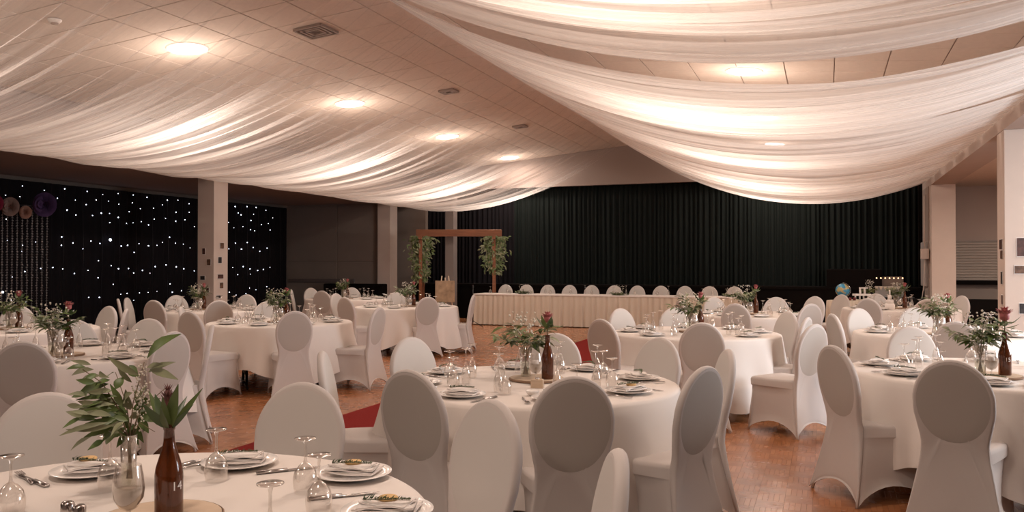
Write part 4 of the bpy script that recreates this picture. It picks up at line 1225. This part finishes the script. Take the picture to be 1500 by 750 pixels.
for k in range(34):
    t_ = rnd.random(); x0 = 186 - 62 * t_ + rnd.gauss(0, 5); y0 = 622 - 14 * t_ + rnd.gauss(0, 14); dd = -.12 * t_ + rnd.gauss(0, .03)
    a_ = q3(x0, y0, VD + dd) - O; e_ = q3(x0 - rnd.uniform(18, 36), y0 + rnd.uniform(-16, 22), VD + dd + rnd.gauss(0, .04)) - O
    mb = MB(); mb.leaf(a_, e_, rnd.uniform(7, 10) / F * VD, cam2w(rnd.uniform(-.5, .5), -1, rnd.uniform(-.2, .9)), rnd.uniform(.03, .12), 5, .3)
    mb.build('leaf', M_LEAF2 if rnd.random() < .45 else M_LEAF, ob)
mb = MB(); rnd = random.Random(4)
for k in range(150):
    c = q3(rnd.gauss(206, 8), rnd.gauss(578, 22), VD + rnd.gauss(.03, .03)) - O; mb.ball(c, rnd.uniform(.002, .0045), 5, 3)
q = mb.build('blossom', M_BREATH, ob); q['kind'] = 'stuff'

# small wooden number stand on the second table
p = px2w(787, 4.72); mb = MB(); mb.bbox(-.035, .035, -.02, .02, 0, .05, .004); mb.build
t = thing('wooden_block', (p.x, p.y, ZT), TH - .2, 'small pale wooden block beside the bottle, second centre table', 'block')
mb.build('block_body', M_WOODS, t, smooth=False)
mb = MB(); mb.lathe([(.012, .05), (.012, .058), (.001, .058)], 14); mb.build('candle_cup', M_STEEL, t)
# white ramekins / bread near cutlery on the second table
p = on_z(780, 580, TZ); t = thing('small_bowl', (p.x, p.y, ZT), 0, 'small white bowl near the front edge of the second centre table', 'bowl')
lathe_part('bowl_body', [(.001, .002), (.02, .002), (.036, .02), (.038, .028), (.036, .028), (.019, .006), (.001, .006)], M_CHINA, t, 24)

# ------------------------------------------------------------------ bridal table
hb = thing('long_table', ((HX0 + HX1) / 2, (HY0 + HY1) / 2, 0), 0, 'long bridal table under cream skirting before the stage', 'table')
mb = MB(); mb.box(-3.1, 3.1, -.33, .33, .70, .73); mb.build('tabletop', M_WOODS, hb, smooth=False)
for x in (-2.9, -1, 1, 2.9):
    for y in (-.27, .27):
        mb = MB(); mb.tube([(x, y, .70), (x, y, 0)], .018, 8); mb.build('leg', M_BLACKM, hb)
sk = MB(); n = 700; per = 2 * (6.3 + .7); path = []
for i in range(n):
    s_ = per * i / n
    if s_ < 6.3: p = (-3.15 + s_, -.35, 0, -1)
    elif s_ < 7.0: p = (3.15, -.35 + s_ - 6.3, 1, 0)
    elif s_ < 13.3: p = (3.15 - (s_ - 7), .35, 0, 1)
    else: p = (-3.15, .35 - (s_ - 13.3), -1, 0)
    path.append((p, s_))
vs = []; fs = []
for j, z in enumerate((.745, .70, .45, .2, .02)):
    for (p, s_) in path:
        a = .022 * (.3 + j * .22) * (sin(s_ * 2 * pi / .135 + .8 * sin(s_ * 2)) + .4 * sin(s_ * 71)) + .02 * j * .5
        vs.append((p[0] + p[2] * a, p[1] + p[3] * a, z))
for j in range(4):
    for i in range(n):
        i2 = (i + 1) % n; fs.append((j * n + i, (j + 1) * n + i, (j + 1) * n + i2, j * n + i2))
sk_o = mesh_obj('pleated_skirting', vs, fs, M_SKIRT); sk_o.location = hb.location
tag(sk_o, 'cream pleated skirting around the long bridal table', 'table skirt')
mb = MB(); mb.bbox(-3.17, 3.17, -.37, .37, .735, .762, .006)
o = mb.build('table_runner_cloth', M_CLOTH, smooth=False, loc=hb.location); tag(o, 'white linen top cloth on the long bridal table', 'tablecloth')
for k in range(12):
    x = -7.8 + k * .52
    WG.put((x, 18.85, .765), 0, 'clear upturned wine glass on the bridal table, %s from its arch end' % ordn[k])
for k in range(6):
    x = -7.4 + k * 1.0
    FG.put((x, 18.98, .765), 0, 'clear upturned flute on the bridal table, %s from its arch end' % ordn[k])
for k, (px, nm) in enumerate(((901, 'middle'), (760, 'arch-end'), (770 + 300, 'hatch-end'))):
    a = (px - 750) / F; d = 18.42 / (a * ST + CT); p = px2w(px, d)
    bunch((p.x, 18.72, .60), k * 1.1, '%s greenery cluster trailing over the bridal table edge' % nm.capitalize(), R_=.22, H=.10, seed=40 + k)

# ------------------------------------------------------------------ small round tables: globe and tiered stand
def small_table(px, d, label, lab2):
    p = px2w(px, d); r = .30
    t = thing('pedestal_table', (p.x, p.y, 0), 0, label, 'table')
    mb = MB(); mb.lathe([(.001, .72), (r - .02, .72), (r - .02, .74), (.001, .74)], 28); mb.build('tabletop', M_WOODS, t)
    mb = MB(); mb.tube([(0, 0, 0), (0, 0, .72)], .03, 10); mb.build('pedestal', M_BLACKM, t)
    vs = [(0, 0, .752)]; n = 140; fs = []
    for j, (rr, z) in enumerate(((r * .6, .752), (r - .01, .752), (r, .745), (r + .01, .5), (r + .02, .25), (r + .03, .02))):
        for k in range(n):
            a = 2 * pi * k / n; f = rr + (max(0, j - 1) * .006) * sin(a * 22 + .6 * sin(a * 3))
            vs.append((f * cos(a), f * sin(a), z))
    fs = [(0, 1 + k, 1 + (k + 1) % n) for k in range(n)]
    for j in range(5):
        for k in range(n):
            k2 = (k + 1) % n; fs.append((1 + j * n + k, 1 + (j + 1) * n + k, 1 + (j + 1) * n + k2, 1 + j * n + k2))
    o = mesh_obj('pleated_cloth', vs, fs, M_SKIRT, loc=(p.x, p.y, 0)); tag(o, lab2, 'tablecloth')
    return p
p = small_table(1234, 16.6, 'small round pedestal table under the globe', 'cream pleated cloth on the globe table')
g = thing('globe', (p.x, p.y, .755), 0, 'blue and tan world globe on a stand before the stage', 'globe')
gm = bpy.data.materials.new('globe_map'); gm.use_nodes = True; nt = gm.node_tree; bs = nt.nodes['Principled BSDF']; bs.inputs['Roughness'].default_value = .35
tc = nt.nodes.new('ShaderNodeTexCoord'); nz = nt.nodes.new('ShaderNodeTexNoise'); nz.inputs['Scale'].default_value = 9; nz.inputs['Detail'].default_value = 3
nt.links.new(tc.outputs['Object'], nz.inputs[0]); rp = nt.nodes.new('ShaderNodeValToRGB'); rp.color_ramp.interpolation = 'CONSTANT'
rp.color_ramp.elements[0].color = (.05, .26, .42, 1); rp.color_ramp.elements[1].color = (.42, .34, .16, 1); rp.color_ramp.elements[1].position = .52
nt.links.new(nz.outputs[0], rp.inputs[0]); nt.links.new(rp.outputs[0], bs.inputs['Base Color'])
mb = MB(); mb.ball((0, 0, .2), .135, 28, 18); mb.build('sphere_map', gm, g)
mb = MB(); mb.lathe([(.001, 0), (.08, 0), (.08, .012), (.015, .02), (.012, .06), (.001, .06)], 20); mb.build('stand', M_WOODS, g)
mb = MB(); mb.tube([(cos(a) * .15, 0, .2 + sin(a) * .15) for a in [(-1.57 + k * pi / 12) for k in range(13)]], .006, 6); mb.build('meridian_arm', M_STEEL, g)
for k, dx in enumerate((-.16, .19, .1)):
    q_ = p + cam2w(dx, -.12, 0)
    t = thing('candle_holder', (q_.x, q_.y, .755), 0, ['dark red candle glass beside the globe, arch side', 'dark red candle glass beside the globe, hatch side', 'dark red candle glass in front of the globe'][k], 'candle holder')
    lathe_part('cup', [(.001, 0), (.025, 0), (.032, .06), (.030, .06), (.023, .006)], mat('dark_red_glass', (.12, .01, .01), .2), t, 14)
    lathe_part('wax', [(.02, .006), (.02, .04), (.001, .04)], M_NAPKIN, t, 12)
p = small_table(1262, 16.9, 'small round pedestal table under the tiered stand', 'cream pleated cloth on the tiered stand table')
t = thing('tiered_stand', (p.x, p.y, .755), TH, 'white tiered card stand with small pillars', 'stand')
for k, (wd, z0) in enumerate(((.16, .0), (.16, .12))):
    mb = MB(); mb.box(-wd, wd, -.08, .08, z0 + .08, z0 + .12) if k == 0 else mb.box(-.02, .10, -.08, .08, z0 + .11, z0 + .13)
    mb.build('shelf', M_NAPKIN, t, smooth=False)
for x in (-.13, -.04, .04, .13):
    mb = MB(); mb.tube([(x, 0, 0), (x, 0, .08)], .017, 8); mb.build('post', M_NAPKIN, t)
for x in (-.03, .06):
    mb = MB(); mb.tube([(x, 0, .12), (x, 0, .24)], .022, 8); mb.build('post', M_NAPKIN, t)
p = px2w(1273, 17.02)
bunch((p.x, p.y, .757), 1, 'low greenery behind the tiered stand', R_=.17, H=.08, seed=77)
# trunk table (dark) and chest with bunting
p = px2w(1302, 18.9)
t = thing('trestle_table', (p.x, p.y, 0), 0, 'dark cloth covered trestle behind the third pillar row table', 'table')
mb = MB(); mb.bbox(-.5, .5, -.28, .28, 0, .72, .02); mb.build('cloth_box', M_STAGE, t, smooth=False)
mb = MB(); mb.box(-.51, .51, -.29, .29, .72, .735); mb.build('tabletop', M_BLACKM, t, smooth=False)
t = thing('card_chest', (p.x, p.y, .737), 0, 'open grey chest edged with warm lights and bunting', 'chest')
mb = MB(); mb.bbox(-.30, .30, -.2, .2, 0, .24, .01); mb.build('body', mat('chest', (.30, .28, .26), .6), t, smooth=False)
mb = MB(); mb.bbox(-.31, .31, .12, .20, .24, .46, .02); mb.build('lid', mat('chest_lid', (.20, .14, .11), .6), t, smooth=False)
for k in range(7):
    x = -.27 + k * .09
    mb = MB(); mb.add([(x - .04, -.205, .24), (x + .04, -.205, .24), (x, -.212, .15), (x - .04, -.212, .24), (x + .04, -.212, .24), (x, -.218, .15)], [(0, 1, 2), (5, 4, 3), (0, 3, 4, 1), (1, 4, 5, 2), (2, 5, 3, 0)])
    mb.build('bunting_flag', M_SKIRT, t, smooth=False)
    mb = MB(); mb.ball((x, -.2, .43), .016, 8, 5); mb.build('bulb', MATS.setdefault('warm_bulb', emit('warm_bulb', (1, .6, .3), 2.2)), t)
# tall white cake tower on the third pillar-row table
p = px2w(1303, 12.9)
t = thing('cake_tower', (p.x, p.y, ZT), 0, 'small white tiered tower on the third pillar row table', 'ornament')
z = 0
for k, (r, h) in enumerate(((.075, .10), (.055, .06), (.028, .07), (.012, .08))):
    lathe_part('tier', [(.001, z), (r, z), (r, z + h * .8), (r * .8, z + h), (.001, z + h)], M_NAPKIN, t, 18); z += h
# dark box (speaker) on stage
mb = MB(); mb.bbox(-.6, .6, -.35, .35, 0, .42, .02)
p = px2w(1250, 19.6); o = mb.build('equipment_case', mat('case_brown', (.006, .004, .0035), .85, spec=.08), smooth=False, loc=(p.x, 21.15, STZ)); tag(o, 'large dark equipment case on the stage behind the globe', 'case')
mb = MB(); mb.bbox(-.25, .25, -.2, .2, 0, .74, .02); o = mb.build('dark_cabinet', M_STAGE, smooth=False, loc=(1.75, 19.6, 0)); tag(o, 'low black cabinet beside the pale wall board', 'cabinet')
mb = MB(); mb.bbox(-.3, .3, -.2, .2, 0, .74, .01); o = mb.build('dark_bin', M_STAGE, smooth=False, loc=(3.1, 19.7, 0)); tag(o, 'low black box in the aisle below the shutter', 'box')

# ------------------------------------------------------------------ arch, welcome board, mic stand
AD = 21.6
L0, L1 = px2w(618, AD), px2w(724, AD)
ar = thing('wedding_arch', (0, 0, 0), 0, 'timber wedding arch hung with greenery before the dark curtain', 'arch')
mid = (L0 + L1) / 2; ar.location = (mid.x, mid.y, 0); ar.rotation_euler = (0, 0, TH)
hwid = (L1 - L0).length / 2
mb = MB(); mb.bbox(-hwid - .15, hwid + .20, -.05, .05, 2.22, 2.40, .01); mb.build('crossbeam', M_ORANGE, ar, smooth=False)
for sx in (-1, 1):
    for sy in (-.3, .3):
        mb = MB(); mb.box(sx * hwid - .04, sx * hwid + .04, sy - .04, sy + .04, 0, 2.24); mb.build('post', M_ORANGE, ar, smooth=False)
    mb = MB(); mb.box(sx * hwid - .04, sx * hwid + .04, -.5, .5, 2.14, 2.22); mb.build('side_rail', M_ORANGE, ar, smooth=False)
    rnd = random.Random(sx + 5); lf = MB(); lf2 = MB()
    for k in range(1100):
        z = 2.22 - (rnd.random() ** 1.3) * (1.15 if sx < 0 else .95); sp_ = .26 * (1 - .4 * (2.2 - z)) 
        c = Vector((sx * hwid + rnd.gauss(0, sp_ * .55), -.15 + rnd.gauss(0, .1), z)); a = rnd.random() * 6.28; L = rnd.uniform(.07, .13)
        (lf if rnd.random() < .6 else lf2).leaf(c, c + Vector((cos(a) * L, rnd.uniform(-.3, .3) * L, -abs(sin(a)) * L * 1.1)), L * .4, (0, -1, .3), .1, 2)
    q = lf.build('hanging_foliage', M_LEAF, ar); q['kind'] = 'stuff'
    q = lf2.build('hanging_foliage_pale', M_LEAF2, ar); q['kind'] = 'stuff'
p = px2w(652, 20.2)
t = thing('welcome_board', (p.x, p.y, 0), TH, 'tan floral welcome board on an easel below the arch', 'sign board')
mb = MB(); mb.bbox(-.24, .24, .55, 1.08, 0, .02, .003, Matrix.Rotation(pi / 2, 4, 'X')); mb.build('board', mat('welcome_tan', (.46, .32, .20), .7, noise=(9, .6, (1, 1, 1))), t, smooth=False)
for x in (-.2, .2): 
    mb = MB(); mb.tube([(x * 1.2, .0, 0), (x * .4, .03, 1.2)], .014, 6); mb.build('leg', M_WOODS, t)
mb = MB(); mb.tube([(0, .45, 0), (0, .04, 1.15)], .014, 6); mb.build('leg', M_WOODS, t)
p = px2w(693, 19.2)
t = thing('microphone_stand', (p.x, p.y, 0), 0, 'thin black tripod stand beside the bridal table', 'stand')
mb = MB(); mb.tube([(0, 0, .12), (0, 0, .95)], .011, 8); mb.build('pole', M_BLACKM, t)
for k in range(3):
    a = k * 2.094 + .5; mb = MB(); mb.tube([(0, 0, .16), (cos(a) * .24, sin(a) * .24, .01)], .009, 6); mb.build('leg', M_BLACKM, t)
mb = MB(); mb.lathe([(.02, .93), (.02, .98), (.012, 1.0)], 10, cap1=True); mb.build('clamp', M_BLACKM, t)
# dark low bench below the dado
mb = MB(); mb.bbox(-.9, .9, -.2, .2, 0, .95, .02); o = mb.build('upright_cabinet', M_STAGE, smooth=False, loc=(-12.15, 19.6, 0)); tag(o, 'black upright cabinet at the brown end wall', 'cabinet')

# ------------------------------------------------------------------ photo prints on the columns
rnd = random.Random(3)
PM = [mat('photo_a', (.12, .05, .04), .35, noise=(14, .25, (1, 1, 1))), mat('photo_b', (.20, .11, .07), .35, noise=(18, .2, (1, 1, 1))), mat('photo_c', (.05, .04, .04), .35, noise=(16, .3, (1, 1, 1)))]
def photo(p, ax, w_, h_, k, label):
    mb = MB(); mb.bbox(-w_ / 2, w_ / 2, -h_ / 2, h_ / 2, 0, .004, .001, Matrix.Rotation(pi / 2, 4, 'X'))
    o = mb.build('photo_print', M_WHITEP, smooth=False)
    o.location = p; o.rotation_euler = (0, 0, ax); tag(o, label, 'photo', 'photo prints on the columns')
    mb = MB(); e = .006; mb.box(-w_ / 2 + e, w_ / 2 - e, -.0055, -.004, -h_ / 2 + e, h_ / 2 - e); mb.build('picture', PM[k % 3], o, smooth=False)
def on_y(px, py, yw):
    a = (px - 750) / F; d = yw / (a * ST + CT); return Vector(((a * CT - ST) * d, yw, EYE + (HOR - py) / F * d))
cy0 = 13.05 - .205
for k, (px, py, w_, h_) in enumerate(((298.5, 368, .08, .13), (306, 384, .10, .13), (297, 407, .12, .09), (304, 425, .09, .10))):
    photo(on_y(px, py, cy0), 0, w_, h_, k, 'small photo print on the aisle column shaded face, %s from the top' % ordn[k])
for k, (px, py, w_, h_) in enumerate(((325, 360, .12, .13), (322, 381, .11, .13), (323, 405, .17, .09), (324.5, 418, .11, .13), (320, 435, .14, .07))):
    photo(on_xplane(px, py, BXL + .004), pi / 2, w_, h_, k + 1, 'small photo print on the aisle column bright face, %s from the top' % ordn[k])
cy1 = 12.11 - .235
for k, (px, py, w_, h_) in enumerate(((1497, 362, .12, .24), (1496, 395, .16, .11), (1500, 452, .12, .14))):
    photo(on_y(px, py, cy1), 0, w_, h_, k, 'photo print on the broad face of the pillar, %s from the top' % ordn[k])
for k, (px, py, w_, h_) in enumerate(((1466.5, 358, .20, .14), (1467.5, 373, .16, .12), (1467.5, 407, .12, .17), (1468, 439, .12, .13))):
    photo(on_xplane(px, py, BXR + .001), -pi / 2, w_, h_, k, 'photo print on the narrow edge of the pillar, %s from the top' % ordn[k])

for l, v in LABELS.items():
    if len(v) > 1: print('DUPLABEL', l, v)
print('OBJECTS', len(bpy.data.objects), 'TRIS', sum(len(m.polygons) for m in bpy.data.meshes) * 2)
